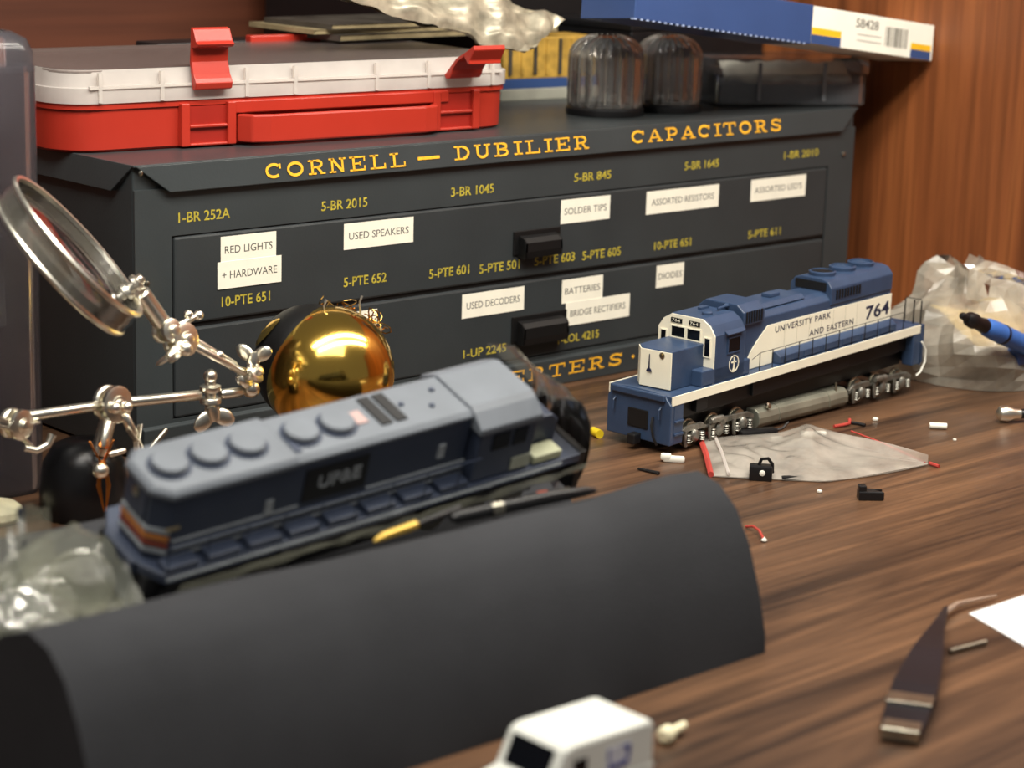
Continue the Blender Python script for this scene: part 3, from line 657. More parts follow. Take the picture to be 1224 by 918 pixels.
# low nose: white V face and blue top
n0, n1, nz = 7.5, 33, 41.2
nb = MB().prism([(n0+1.4, 7.6), (n1, 7.6), (n1, 27.4), (n0+4.6, 27.4), (n0, 23)], 24.6, nz, 'z'); no_ = obj('nose', nb, M_blue, lc, bevel=.4)
nf = MB().prism([(n0+.9, 7.4), (n0+1.5, 7.4), (n0+.4, 23), (n0+4.9, 27.6), (n0+4.4, 27.8), (n0-.5, 23)], 25.2, nz-.4, 'z'); obj('nose_face', nf, M_white, no_)
MNf = T((n0+.1, 0, 0)) @ RZ(-PI/2)
obj('nose_emblem', MB().prism([(-19.6, 31.6), (-16.8, 31.6), (-17.2, 32.6), (-17.9, 33), (-18.1, 39), (-18.3, 39), (-18.5, 33), (-19.2, 32.6)], -.75, -.3, 'y', MNf), M_navyink, no_)
obj('headlight', MB().lathe([(1.4, 0), (1.4, .8), (.6, 1)], 12, T((n0+1, 12, nz-2)) @ RY(-PI/2)), M_steel, no_)
bxs = MB().box(24, 60, 2, 8, 24.6, 31.4); bxs.box(24, 60, 27, 33, 24.6, 31.4); obj('battery_box', bxs, M_blue, lc, bevel=.5)
# cab
c0, c1 = 33, 55.5
sect = [(2, 24.6), (33, 24.6), (33, 45), (30.4, 49), (26, 51.6), (9, 51.6), (4.6, 49), (2, 45)]
co = obj('cab', MB().prism(sect, c0, c1, 'x'), M_blue, lc, bevel=.4)
ff = MB()       # white front as frame pieces around dark windows
ff.prism([(y, z) for y, z in sect[2:]]+[], c0-.7, c0-.05, 'x')
ff.f = []; ff.v = []; ff.m = []
fy = [(2.1, 24.7), (32.9, 24.7), (32.9, 45), (30.2, 48.8), (25.9, 51.3), (9.1, 51.3), (4.8, 48.8), (2.1, 45)]
obj('cab_face', MB().prism(fy, c0-.7, c0-.05, 'x'), M_white, co)
for y0, y1, z0, z1 in ((4.4, 7.2, 36, 43.6), (9.8, 16.8, 41.8, 46.2), (18.2, 25.4, 41.8, 46.2), (28.4, 31.2, 36, 43.6)):
    obj('window', MB().box(c0-1.0, c0-.6, y0, y1, z0, z1), M_window, co, bevel=.15)
    wf = MB()
    for a in ((y0-.5, y0, z0-.5, z1+.5), (y1, y1+.5, z0-.5, z1+.5), (y0, y1, z0-.5, z0), (y0, y1, z1, z1+.5)): wf.box(c0-1.2, c0-.6, *a)
    obj('window_frame', wf, M_white, co)
for y0, t in ((10.2, '764'), (20, '764')):
    obj('number_board', MB().box(c0-1.1, c0-.6, y0, y0+6, 47.8, 49.8), M_window, co)
    write('lettering', t, 4.4, 1.3, M_white, co, T((c0-1.1, y0+5.3, 48.15)) @ RZ(-PI/2), thick=.05)
for sgn, yy in ((-1, 2), (1, 33)):
    a, b = (yy-.3, yy) if sgn < 0 else (yy, yy+.3)
    obj('side_window', MB().box(42.5, 51, a, b, 36.6, 42.6), M_window, co, bevel=.1)
    wf = MB()
    for q in ((41.9, 42.5, 36, 43.2), (51, 51.6, 36, 43.2), (42.5, 51, 36, 36.6), (42.5, 51, 42.6, 43.2)): wf.box(q[0], q[1], a-.15 if sgn < 0 else a, b if sgn < 0 else b+.15, q[2], q[3])
    obj('window_frame', wf, M_blue, co)
obj('awning', MB().prism([(0.4, 44.6), (2.2, 45.6), (2.2, 46.2), (.3, 45)], 40, 53, 'x'), M_blue, co)
em = MB()       # round herald: ring, upright figure and crossbar
em.lathe([(3.7, 0), (3.7, .15), (3.25, .15), (3.25, 0)], 28, T((47.3, 1.9, 31.2)) @ RX(PI/2), closed=True)
em.prism([(46.6, 28.6), (48, 28.6), (47.7, 30), (47.6, 34), (47, 34), (46.9, 30)], 1.75, 1.9, 'y'); em.box(45.4, 49.2, 1.75, 1.9, 31.6, 32.2); em.box(46.2, 48.4, 1.75, 1.9, 27.9, 28.7)
obj('herald', em, M_white, co)
rr_ = MB().lathe([(2.4, 0), (2.4, 1), (1.6, 1.6), (.3, 1.7)], 16, T((41, 13, 51.6))); rr_.box(46, 52, 20, 22, 51.6, 52.6)
obj('roof_vent', rr_, M_blue, co, True)
obj('horn', MB().tube([(50, 14, 52.6), (55, 14, 52.8), (57, 14, 53)], [.5, .6, 1.2], 8), M_blue, co, True)
# long hood
hs = [(6.5, 24.6), (28.5, 24.6), (28.5, 46), (26.4, 48.2), (23.5, 49.2), (11.5, 49.2), (8.6, 48.2), (6.5, 46)]
ho = obj('hood', MB().prism(hs, 55.5, 182, 'x'), M_blue, lc, bevel=.4)
wp = MB()
wp.prism([(57.5, 25), (62, 27.6), (66.5, 33), (72, 37.6), (78.6, 42.2), (182.2, 41.6), (182.2, 29.4), (83, 29.6), (83, 24.9)], 6.1, 6.45, 'y')
obj('white_panel', wp, M_white, ho); wp2 = MB().prism([(69, 35.5), (78.6, 42.2), (182.2, 41.6), (182.2, 29.4), (69, 29.6)], 28.55, 28.9, 'y'); obj('white_panel', wp2, M_white, ho)
obj('white_panel', MB().box(182, 182.4, 7, 28, 29.4, 41.6), M_white, ho)
for x in (92, 102, 112, 122, 132, 142, 152): obj('door_seam', MB().box(x, x+.2, 6.02, 6.12, 30.5, 41.4), M_seam, ho)
sbx = MB().prism([(2.2, 24.7), (6.4, 24.7), (6.4, 29.8), (5.2, 29.8), (2.2, 28)], 84, 182, 'x'); so_ = obj('side_duct', sbx, M_bluedeck, ho, bevel=.3)
for i in range(6): obj('duct_panel', MB().box(87+i*16, 99+i*16, 1.9, 2.3, 25.4, 28.2), M_blue, so_, bevel=.2)
MH = T((0, 6.08, 0))
write('lettering', 'UNIVERSITY PARK', 45, 2.7, M_navyink, ho, MH @ T((84.5, 0, 38.1)), thick=.08, space=1.1)
write('lettering', 'AND EASTERN', 37, 2.7, M_navyink, ho, MH @ T((112.5, 0, 32.2)), thick=.08, space=1.1)
write('lettering', '764', 20.5, 6.4, M_navyink, ho, MH @ T((160, 0, 32.4)), bold=.02, thick=.1, space=1.05)
# inertial filter box behind the cab
fb_ = MB().prism([(5, 45), (30, 45), (30, 51), (26, 54), (9, 54), (5, 51)], 57.5, 74, 'x'); fo = obj('filter_box', fb_, M_blue, ho, bevel=.5)
for i in range(7): obj('louvre', MB().box(59.5+i*1.9, 60.4+i*1.9, 4.6, 5.1, 46, 51), M_uframe, fo)
mid = MB().prism([(9, 49), (26, 49), (24, 51), (11, 51)], 74, 112, 'x'); obj('roof_hatch', mid, M_blue, ho, bevel=.4)
obj('exhaust_stack', MB().box(92, 100, 15, 20, 51, 52.6), M_blue, ho, bevel=.3)
# raised dynamic brake / radiator section
rd = MB().prism([(6, 43.5), (29, 43.5), (29, 51), (26.6, 54), (23, 55), (12, 55), (8.4, 54), (6, 51)], 129, 182, 'x'); rdo = obj('radiator_section', rd, M_blue, ho, bevel=.5)
obj('intake_grille', MB().box(128.6, 129, 9, 26, 49.6, 53.4), M_uframe, rdo)
for i in range(9): obj('louvre', MB().box(133+i*2.4, 134.2+i*2.4, 5.6, 6.05, 46, 50), M_uframe, rdo)
for x in (138, 155, 171):
    fo_ = obj('roof_fan', MB().lathe([(6.2, 0), (6.4, 1.6), (5.6, 2.0), (5.4, 1.0), (.4, 1.2)], 28, T((x, 17.5, 54.9))), M_blue, rdo, True)
obj('fan_well', MB().lathe([(5.2, 0), (5.2, .15)], 24, T((138, 17.5, 56.2))), M_uframe, rdo)
# fuel tank
tk = [(3.6, 9.6), (1.6, 8.4), (.6, 6.0), (.8, 3.2), (2.6, 1.2), (6, .4), (29, .4), (32.4, 1.2), (34.2, 3.2), (34.4, 6), (33.4, 8.4), (31.4, 9.6)]
tko = obj('fuel_tank', MB().prism(tk, 68, 141, 'x'), M_tank, lc, bevel=.4)
for x in (84, 125): obj('tank_strap', MB().prism([(p*1.0+(-.25 if p < 17 else .25), q) for p, q in tk], x, x+1, 'x'), M_tank, tko)
obj('filler_cap', MB().lathe([(1.4, 0), (1.4, 1), (.6, 1.2)], 10, T((76, 2.2, 10.2)) @ RX(PI/3)), M_steel, tko); obj('filler_cap', MB().lathe([(.6, 0), (.6, 4)], 8, T((133, 3, 9))), M_steel, tko)
def truck(u0):
    for k in range(3):
        ux = u0+9+k*18
        for yy, s in ((5.4, 1), (29.6, -1)):
            wl = obj('wheel', MB().lathe([(6.2, 0), (6.2, .6), (5.6, .7), (5.4, 2.6), (4, 2.8), (3.4, 2.0), (1.2, 2.2), (1, 3)], 24, T((ux, yy, 6.2)) @ RX(s*PI/2)), M_steel, lc, True)
        obj('axle', MB().cyl((ux, 5, 6.2), (ux, 30, 6.2), 1.2, 8), M_uframe, lc)
    for yy, s in ((1.0, -1), (34.0, 1)):
        fm = MB()
        def bx(x0, x1, z0, z1, t0=0, t1=1.6): 
            a, b = sorted((yy - s*t1, yy + s*t0)); fm.box(u0+x0, u0+x1, a, b, z0, z1)
        fm.prism([(u0-1, 8.4), (u0+2, 10.2), (u0+15, 10.6), (u0+18, 8.8), (u0+27, 8.8), (u0+30, 10.6), (u0+50, 10.2), (u0+54, 8.4), (u0+54, 6.6), (u0+48, 8), (u0+33, 8.2), (u0+30, 5.8), (u0+24, 5.8), (u0+20, 8), (u0+6, 8.2), (u0-1, 6.6)], *sorted((yy-s*1.6, yy)), 'y')
        fr_ = obj('truck_frame', fm, M_truck, lc, bevel=.2)
        for k in range(3):
            ux = u0+9+k*18; a = yy+s*.9
            obj('journal_box', MB().lathe([(2.6, -.6), (2.8, .6), (2.2, 1.4), (1, 1.8)], 14, T((ux, yy, 6.0)) @ RX(-s*PI/2)), M_truck, fr_, True)
            for dx in (-5, 5):
                sp = MB()
                for j in range(4): sp.lathe([(1.3, 0), (1.6, .35), (1.3, .7)], 10, T((ux+dx, yy+s*.4, 3.4+j*1.0)))
                obj('coil_spring', sp, M_truck, fr_, True)
            obj('brake_hanger', MB().tube([(ux-7.6, yy+s*.8, 9), (ux-8, yy+s*.9, 5), (ux-6.8, yy+s*.6, 2.4)], [.8, .7, .9], 6), M_truck, fr_, True)
        obj('brake_cylinder', MB().tube([(u0+19, yy+s*1.2, 10.8), (u0+22, yy+s*1.2, 11), (u0+28, yy+s*1.2, 11)], [1.2, 1.6, 1.4], 10), M_truck, fr_, True)
truck(10); truck(143)
# handrails
for yy, us in ((.9, [66, 76, 86, 97, 108, 119, 130, 141, 152, 163, 174, 186]), (34.1, [66, 86, 108, 130, 152, 174])):
    for u in us: obj('stanchion', MB().tube([(u, yy, 23), (u, yy, 33)], .24, 5), M_uframe, lc)
    obj('handrail', MB().tube([(us[0]-6, yy, 31)]+[(us[0], yy, 33), (us[-1], yy, 33)], .15, 5), M_uframe, lc)
for yy in (1, 5, 10, 25, 30, 34): obj('stanchion', MB().tube([(LN-1, yy, 24), (LN-1, yy, 36)], .4, 5), M_uframe, lc)
obj('handrail', MB().tube([(LN-1, 1, 36.6), (LN-1, 10, 36.6)], .2, 5), M_uframe, lc); obj('handrail', MB().tube([(LN-1, 25, 36.6), (LN-1, 34, 36.6)], .2, 5), M_uframe, lc)

# the body sits a little higher at the rear of its chassis; overall length is 183 mm
def low(o): return o.name.split('.')[0] in ('wheel', 'axle', 'truck_frame', 'fuel_tank') or (o.parent and o.parent.name.split('.')[0] in ('truck_frame', 'fuel_tank'))
for o in lc.children_recursive:
    if o.type == 'MESH' and not low(o):
        for v in o.data.vertices: v.co.z += v.co.x*(7.2/203)
lc.location = Vector((179, -121.6, 0))*K; lc.rotation_euler = (0, 0, .06); lc.scale = (.9, 1, 1)

# ================================================================== FOAM CRADLE
fc = MB()
prof = [(-301, 0), (-300.5, 6), (-297, 20), (-292, 33), (-286, 43), (-279, 49), (-270, 51), (-258, 47), (-247, 40.5), (-238, 32), (-230, 21), (-222, 14), (-212, 11), (-202, 12), (-194, 18), (-186, 27), (-178, 34), (-166, 37), (-152, 34), (-143, 26), (-139, 14), (-138, 0)]
def cradle_x(y, end): 
    t = (y+301)/163.0
    return (-206 + 14*0) if end == 0 else (33 + 42*max(0, (t-.35))/.65)
N_ = 40; V = []
for i in range(N_+1):
    for (y, z) in prof:
        xa, xb = cradle_x(y, 0), cradle_x(y, 1); x = xa+(xb-xa)*i/N_
        d = crumple((x*.03, y*.03, z*.05), 1, 1.2) if z > 1 else 0
        V.append((x, y+d, z+d*.6 if z > 1 else 0))
n = len(prof); F = [(i*n+k, i*n+k+1, (i+1)*n+k+1, (i+1)*n+k) for i in range(N_) for k in range(n-1)] + [[i*n+n-1, i*n, (i+1)*n, (i+1)*n+n-1] for i in range(N_)]
F += [list(range(n)), [N_*n+k for k in range(n-1, -1, -1)]]
fcm = MB().add(V, F)
tag(obj('foam_cradle', fcm, M_foam, smooth=45), 'dark grey foam cradle holding the dusty locomotive', 'foam cradle')

# ================================================================== DUSTY BLUE LOCOMOTIVE IN THE CRADLE
P0 = Vector((-138, -225, 63)); rot = Euler((R_(21.9), R_(-4.5), R_(-2.6)), 'XYZ'); OFF = Vector((72, 11, -46))
base_p = P0 + rot.to_matrix() @ OFF
nl = thing('model_locomotive', 'dusty dark blue model locomotive wrapped in clear film on grey foam', 'model train', base_p, tuple(rot))
NO = T(-OFF)
def nob(name, mb, mt, par=None, **k):
    mb.v = [tuple(NO @ Vector(v)) for v in mb.v]; return obj(name, mb, mt, par or nl, **k)
HW = 22
# rear hood (wider flared roof), front hood, cab
hd1 = nob('hood', MB().prism([(5, 0), (112, 0), (112, HW), (5, HW), (0, HW-4.5), (0, 4.5)], -25, -1.6, 'z'), M_nblue, bevel=.5)
def roofp(x0, x1, o, c, z0, z1, z2):
    a = [(x0+c, -o), (x1, -o), (x1, HW+o), (x0+c, HW+o), (x0, HW+o-c), (x0, c-o)]; q = 1.7
    b = [(x0+c+q*.4, -o+q), (x1, -o+q), (x1, HW+o-q), (x0+c+q*.4, HW+o-q), (x0+q, HW+o-c-q*.4), (x0+q, c-o+q*.4)]
    V = [(x, y, z0) for x, y in a]+[(x, y, z1) for x, y in a]+[(x, y, z2) for x, y in b]
    F = [[5,4,3,2,1,0], list(range(12, 18))]+[[i, (i+1) % 6, 6+(i+1) % 6, 6+i] for i in range(6)]+[[6+i, 6+(i+1) % 6, 12+(i+1) % 6, 12+i] for i in range(6)]
    return MB().add(V, F)
rf1 = roofp(-.8, 46, .9, 5, -3.2, -1.4, .1)
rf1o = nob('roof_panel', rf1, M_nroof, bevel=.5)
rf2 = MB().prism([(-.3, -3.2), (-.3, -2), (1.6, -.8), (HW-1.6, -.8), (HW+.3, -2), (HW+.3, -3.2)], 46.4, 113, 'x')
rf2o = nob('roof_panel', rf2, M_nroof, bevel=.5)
for x, z, par in ((9, .1, rf1o), (22, .1, rf1o), (35, .1, rf1o), (54, -.8, rf2o), (67, -.8, rf2o)):
    nob('roof_fan', MB().lathe([(5.2, 0), (5.4, 1.8), (4.9, 2.3), (.3, 2.4)], 32, T((x, 10.6, z))), M_nroof, par, smooth=True)
    nob('fan_rim', MB().lathe([(5.3, 0), (6.5, .05), (6.5, .35), (5.3, .4)], 32, T((x, 10.6, z)), closed=True), M_nblue, par)
nob('vent_slot', MB().box(47.5, 49.5, 3, 10, -.7, -.3), M_nblue, rf2o)
for x in (80, 85.5): nob('vent_grid', MB().box(x, x+4, 5, 19, -.7, -.2), M_uframe, rf2o)
nob('roof_patch', MB().box(73, 77, 8, 14, -.75, -.35), mat('pinkish_dust', (178, 150, 146), .6), rf2o)
for x, y_ in ((92, 12), (101, 8), (106, 15)): nob('lift_ring', MB().lathe([(1, 0), (.9, .6)], 10, T((x, y_, -.8))), M_nblue, rf2o)
nob('lettering_panel', MB().box(50, 73, -.4, 0, -17.5, -5.6), M_uframe, hd1)
V_, F__ = text_mb('UP&E', 15.5, 4.6, .02, .2); mbt = MB().add([T((55, -.42, -13.5)) @ Vector(v) for v in V_], F__); nob('lettering', mbt, M_nline, hd1)
for z in (-18.6, -21.4, -24): nob('side_stripe', MB().box(6, 49 if z > -20 else 112, -.5, 0, z, z+.6), M_nline, hd1)
nob('side_stripe', MB().box(74, 112, -.5, 0, -19.2, -18.6), M_nline, hd1)
for x, z0 in ((37, -18), (100, -15)): nob('latch_detail', MB().box(x, x+2.6, -.6, 0, z0, z0+5), M_nline, hd1)
nob('number_patch', MB().box(3.4, 8, -.35, 0, -14.2, -13.2), M_mag2, hd1)
for i in range(4): nob('end_stripe', MB().prism([(-.4, 4.4), (4.6, -.4), (5, 0), (0, 4.6), (0, HW-4.6), (-.4, HW-4.4)], -15.5-i*2.4, -14.1-i*2.4, 'z'), (M_nline, M_orange, M_rust, M_nline)[i], hd1)
nob('end_light', MB().lathe([(1.6, 0), (1.6, 1), (.7, 1.2)], 14, T((0, 11, -6)) @ RY(-PI/2)), M_steel, hd1, smooth=True)
nob('end_door', MB().box(-.5, 0, 6, 15, -13.4, -3.5), M_nblue, hd1, bevel=.2)
nob('deck', MB().prism([(-2.5, 2), (2, -6), (158, -6), (158, HW+6), (2, HW+6), (-2.5, HW-2)], -28.4, -25.2, 'z'), M_nblue, bevel=.3)
for i in range(8): nob('deck_panel', MB().box(2+i*14, 13+i*14, -5.6, -.4, -25.2, -23), M_nblue, bevel=.4)
nob('sill_stripe', MB().box(2, 150, -6.3, -6, -27, -26.2), M_nline)
for i in range(9):
    x = 2+i*13; nob('stanchion', MB().tube([(x, -5.8, -27), (x, -5.8, -15)], .25, 5), M_nblue)
nob('handrail', MB().tube([(2, -5.8, -15), (114, -5.8, -15)], .25, 5), M_nblue)
nob('underframe', MB().box(-2, 156, -2, HW+2, -37, -28.4), M_uframe)
nob('fuel_tank', MB().prism([(-5, -29), (-5.6, -33), (-4, -37.5), (HW+4, -37.5), (HW+5.6, -33), (HW+5, -29)], 42, 92, 'x'), M_uframe, bevel=.5)
for u0 in (2, 96):
    for yy in ((-4.4, -2.8), (HW+2.8, HW+4.4)): nob('truck_frame', MB().prism([(u0, -33), (u0+3, -31), (u0+44, -31), (u0+47, -33), (u0+44, -36), (u0+28, -35), (u0+19, -35), (u0+3, -36)], yy[0], yy[1], 'y'), M_uframe, bevel=.2)
    for k in range(3):
        for yy in (-1.6, HW+.2): nob('wheel', MB().lathe([(5.6, 0), (5.6, .6), (5, .8), (4.8, 2), (1, 2)], 20, T((u0+7+k*16, yy+1.4, -38)) @ RX(PI/2)), M_steel, smooth=True)
cb = nob('cab', MB().prism([(-4.6, -25), (HW+4.6, -25), (HW+4.6, -4.6), (HW, -1.2), (0, -1.2), (-4.6, -4.6)], 112.6, 136, 'x'), M_nblue, bevel=.5)
cr = nob('cab_roof', MB().prism([(-5.4, -6.6), (-5.2, -4.4), (-.2, -.9), (2.2, .2), (HW-2.2, .2), (HW+.2, -.9), (HW+5.2, -4.4), (HW+5.4, -6.6)], 111.6, 137, 'x'), M_nroof, cb, bevel=.5)
nob('side_window', MB().box(118, 125, -4.9, -4.6, -14, -8), M_window, cb); nob('side_window', MB().box(126.5, 132, -4.9, -4.6, -14, -8), M_window, cb)
nob('windshield', MB().box(136, 136.4, -2, 10, -13, -6), M_window, cb); nob('windshield', MB().box(136, 136.4, 12, HW+2, -13, -6), M_window, cb)
nob('number_board', MB().box(136, 136.6, 1, HW-1, -4.6, -1.8), M_nline, cb)
nob('nose', MB().prism([(136, -25), (152, -25), (152, -15), (149, -12.5), (136, -11.5)], 2, HW-2, 'y'), M_nblue, bevel=.6)
for i in range(3): nob('nose_stripe', MB().prism([(152.2, -24+i*3.2), (152.5, -24+i*3.2), (152.5, -22.2+i*3.2), (152.2, -22.2+i*3.2)], 3, HW-3, 'y'), M_white if i != 1 else M_nblue)
nob('deck_patch', MB().box(138, 150, -5, 1.6, -25, -22), mat('pale_yellow_grey', (176, 178, 148), .5), bevel=.6); nob('side_patch', MB().box(128, 136, -5.1, -4.6, -24, -19.5), mat('pale_worn_side', (158, 162, 146), .5), cb)
nob('front_pilot', MB().box(158, 161, -5.5, HW+5.5, -41, -25), M_uframe, bevel=.4); nob('rear_pilot', MB().box(-4, -2.6, 3, HW-3, -41, -25), M_nblue, bevel=.4)

# clear film around that locomotive
def wrap(name, x0, x1, fn, nu, nv, mt, label, solid=.15):
    mb = MB(); mb.grid(fn, nu, nv); return mb
Rm = rot.to_matrix(); 
def L2W(u, v, w_): return P0 + Rm @ Vector((u, v, w_))
def sheet(u, v):
    x = -40+u*200; s = v*2-1                      # across: from near lip round under to far lip
    flare = max(0, (-x-22)/20)+max(0, (x-150)/60)*.3
    yy = 11+s*(22+4*flare); zz = -44+20*abs(s)**3 + flare*(4+9*abs(s))
    p = L2W(x, yy, zz)
    c = crumple((x*.07, s*2.2, 1), 1, 3.5)+crumple((x*.22, s*6, 4), 1, 1.6)
    return p + Vector((c*.3, c*.6, abs(c)*.9))
wr = MB().grid(lambda u, v: sheet(u*.13, v), 24, 30)
def lip(u, v):
    p = L2W(2+u*152, -8.5-v*5, -30.5+5*v+3*v*v); c = crumple((u*16, v*2, 31), 1, 2.0)
    return p+Vector((0, -abs(c)*.5, c*.5))
wl = MB().grid(lip, 90, 6)
fw = thing('film_wrap', 'crinkled clear plastic film wrapped round the dusty locomotive', 'plastic film', (-80, -205, 20))
def wob(name, mb, mt, **k):
    mb.v = [(Vector(v)-Vector((-80, -205, 20)))[:] for v in mb.v]; return obj(name, mb, mt, fw, **k)
wob('film_sheet', wr, M_wrap, smooth=50); wob('film_edge', wl, M_wrap, smooth=50)
def endl(u, v):
    x = -52+u*46; s = v*2-1
    p = L2W(x, 10+s*22*(.55+.45*u), -28 + 4*math.cos(s*2.4)-6*(1-u)**2)
    c = crumple((x*.14, s*3, 7), 1, 2.2)+crumple((x*.3, s*6, 9), 1, 1.2)
    return p + Vector((c*.2, c*.3, c*.9))
wob('film_fold', MB().grid(endl, 34, 30), M_wrapd, smooth=45)
wob('film_curl', MB().lathe([(8.5, -.5), (9.4, 0), (8.5, .6)], 30, Matrix.LocRotScale(L2W(-22, 0, -24), Euler((R_(62), R_(20), R_(-38))), None), closed=True), M_wrap, smooth=True)
wob('film_curl', MB().lathe([(.3, 0), (8.4, .2)], 30, Matrix.LocRotScale(L2W(-22, 0, -24), Euler((R_(62), R_(20), R_(-38))), None)), M_wrapd, smooth=True)
def endr(u, v):
    a = R_(u*115); s = v*2-1
    p = L2W(138+26*math.sin(a), 11+s*17*(1-.15*u), -33+34*math.cos(a))
    c = crumple((u*5, s*3, 17), 1, 2.2)
    return p + Vector((c*.5, c*.4, c*.6))
wob('film_curl', MB().grid(endr, 30, 24), film('clear_curl', (206, 200, 180), .07, .1, 1.6, .2, 80), smooth=60)

# tools lying in the cradle beside it
rdd = thing('needle_file', 'black handled needle file lying on the foam beside the dusty locomotive', 'tool', (-36, -262.5, 49.4), (0, R_(-1), R_(-5)))
obj('handle', MB().tube([(-26, 0, 2), (-24, 0, 2), (10, 0, 2), (24, 0, 1.6), (28, 0, 1.2)], [1.0, 1.9, 2.1, 1.6, .8], 12), M_blackp, rdd, True)
obj('band', MB().tube([(-12, 0, 2), (-8, 0, 2)], 2.3, 12), M_steel, rdd, True)
br = thing('brass_probe', 'brass tipped probe lying between foam and dusty locomotive', 'tool', (-74, -256.5, 48.6), (0, R_(-1), R_(10)))
obj('shaft', MB().tube([(2, 0, 1.2), (22, 0, 1.4)], [1.0, 1.3], 10), M_blackp, br, True); obj('tip', MB().tube([(-16, 0, .8), (-12, 0, 1.2), (2, 0, 1.2)], [.5, 1.3, 1.5], 10), mat('brass_tip', (212, 176, 84), .3, .6), br, True)

st = thing('metal_strip', 'short bright metal strip with red tape lying on foam by the dusty cab', 'strip', (-10, -247, 45.6), (R_(14), 0, R_(-4)))
obj('strip', MB().box(-9, 9, -1.6, 1.6, 0, .8), M_steel, st, bevel=.2); obj('tape', MB().box(-4, 0, -1.8, 1.8, .7, 1.1), M_rust, st)

# ================================================================== WHITE TOY MAIL TRUCK
tk_ = thing('toy_mail_truck', 'small white toy mail truck in front of the foam cradle', 'toy vehicle', (-104, -349, -.0), (0, 0, R_(-1)))
def sec(hw, z0, z1): return [(-hw, z0), (hw, z0), (hw, z1-3), (hw-1.6, z1), (-hw+1.6, z1), (-hw, z1-3)]
tb_ = MB()
side_p = [(25, 4), (25, 23.6), (23.5, 25.2), (-3, 25.2), (-6, 24.2), (-10.5, 15.6), (-23, 12.6), (-25, 10), (-25, 4)]
tb_.prism(side_p, -10.6, 10.6, 'y'); tbo = obj('body', tb_, M_truckw, tk_, bevel=1.1)
obj('belt_line', MB().box(-10, 25.15, -10.8, -10.5, 12.6, 13.2), M_truckw, tk_, bevel=.1)
sl = math.atan2(10.0, 4.5)
MWs = T((-8.35, 0, 20.0)) @ RY(math.atan2(4.5, 10.0)-0)
obj('windshield', MB().box(-.35, .15, -7.6, 7.6, -4.0, 4.0, MWs), M_window, tk_, bevel=.3)
obj('side_window', MB().box(-3.4, 1.4, -10.85, -10.5, 14.6, 21), M_window, tk_, bevel=.3); obj('side_window', MB().box(-3.4, 1.4, 10.5, 10.85, 14.6, 21), M_window, tk_, bevel=.3)
M_post = mat('postal_blue', (62, 72, 150), .5)
em = obj('emblem', MB().box(8, 16.4, -10.78, -10.58, 15.2, 21.4), mat('emblem_white', (214, 216, 226), .5), tk_)
obj('emblem_mark', MB().prism([(8.3, 15.4), (14.8, 15.4), (16.2, 17.6), (12.6, 16.6), (9.6, 16.6), (9.2, 17.6)], -10.9, -10.78, 'y'), M_post, em)
obj('emblem_mark', MB().prism([(12.8, 21), (16.2, 21), (16.2, 17.9), (14.8, 17.9), (15, 19.6)], -10.9, -10.78, 'y'), M_post, em); obj('emblem_mark', MB().box(8.3, 9, -10.9, -10.78, 17.8, 21), M_post, em)
for x in (-15, 15):
    for y_ in (-10.2, 7.8): obj('wheel', MB().tube([(x, y_, 4), (x, y_+2.4, 4)], 4, 20), M_blackp, tk_, True)
obj('bumper', MB().box(-27, -25, -10, 10, 4, 6.6), M_blackp, tk_, bevel=.4)
for y_ in (-8, 8): obj('headlight', MB().lathe([(1.4, 0), (1.2, .6)], 12, T((-25, y_, 9)) @ RY(-PI/2)), M_steel, tk_)

# ================================================================== SMALL PARTS ON THE DESK
def small_obj(name, mb, mt, label, cat, loc, rz=0, **k):
    return tag(obj(name, mb, mt, smooth=k.get('smooth', True), bevel=k.get('bevel', 0)), label, cat, loc, (k.get('rx', 0), k.get('ry', 0), rz))
small_obj('foam_plug', MB().tube([(-3, 0, 1.9), (3, 0, 1.9)], 1.9, 14), M_yellow, 'small yellow foam plug beside the front of locomotive 764', 'foam piece', (177, -81, 0), R_(75))
b_ = MB().rbox(-4.5, 4.5, -1.6, 1.6, 0, 2.6, .9, 2); b_.rbox(-5.5, -1, -1.8, 1.2, .8, 3.6, .9, 2)
small_obj('plastic_sprue', b_, M_whitep, 'white moulded plastic bit below the front of locomotive 764', 'plastic piece', (174, -129, 0), R_(-50))
small_obj('pin', MB().tube([(-5, 0, .7), (5, 0, .7)], [.5, .8], 8), M_uframe, 'dark short peg on the desk near the foam cradle end', 'peg', (154, -134, 0), R_(-80))
# zip bag
zb = thing('zip_bag', 'small clear zip bag with a red edge lying in front of locomotive 764', 'bag', (220, -160, 0))
QA, QB, QC, QD = Vector((207, -113)), Vector((168, -155)), Vector((255, -196)), Vector((272, -150))
outl_top = [(207, -113), (232, -133), (254, -146), (262, -152), (256, -196)]
def zbag(side):
    def fn(u, v):
        a = Vector((207, -113))*(1-u)+Vector((262, -147))*u; b = Vector((169, -154))*(1-u)+Vector((208, -196))*u
        tipc = Vector((255, -196))
        p = a*(1-v)+b*v
        if u > .78: 
            t = (u-.78)/.22; p = p.lerp(tipc, t**1.3)
        e = math.sin(PI*min(1, max(0, u)))*math.sin(PI*min(1, max(0, v)))
        z = .35 + side*(.3+3.2*e**.7 + abs(crumple((u*6, v*4, 3), 1, 3.4))*(.25+e) + 5.5*math.exp(-((u-.72)/.1)**2-((v-.25)/.28)**2) + 3*math.exp(-((v)/.12)**2)*(.3+u))
        return Vector((p.x-220, p.y+160, max(.15, z)))
    return fn
obj('bag_film', MB().grid(zbag(1), 60, 28), M_zip, zb, smooth=60); obj('bag_back', MB().grid(zbag(.02), 20, 10), M_zip, zb)
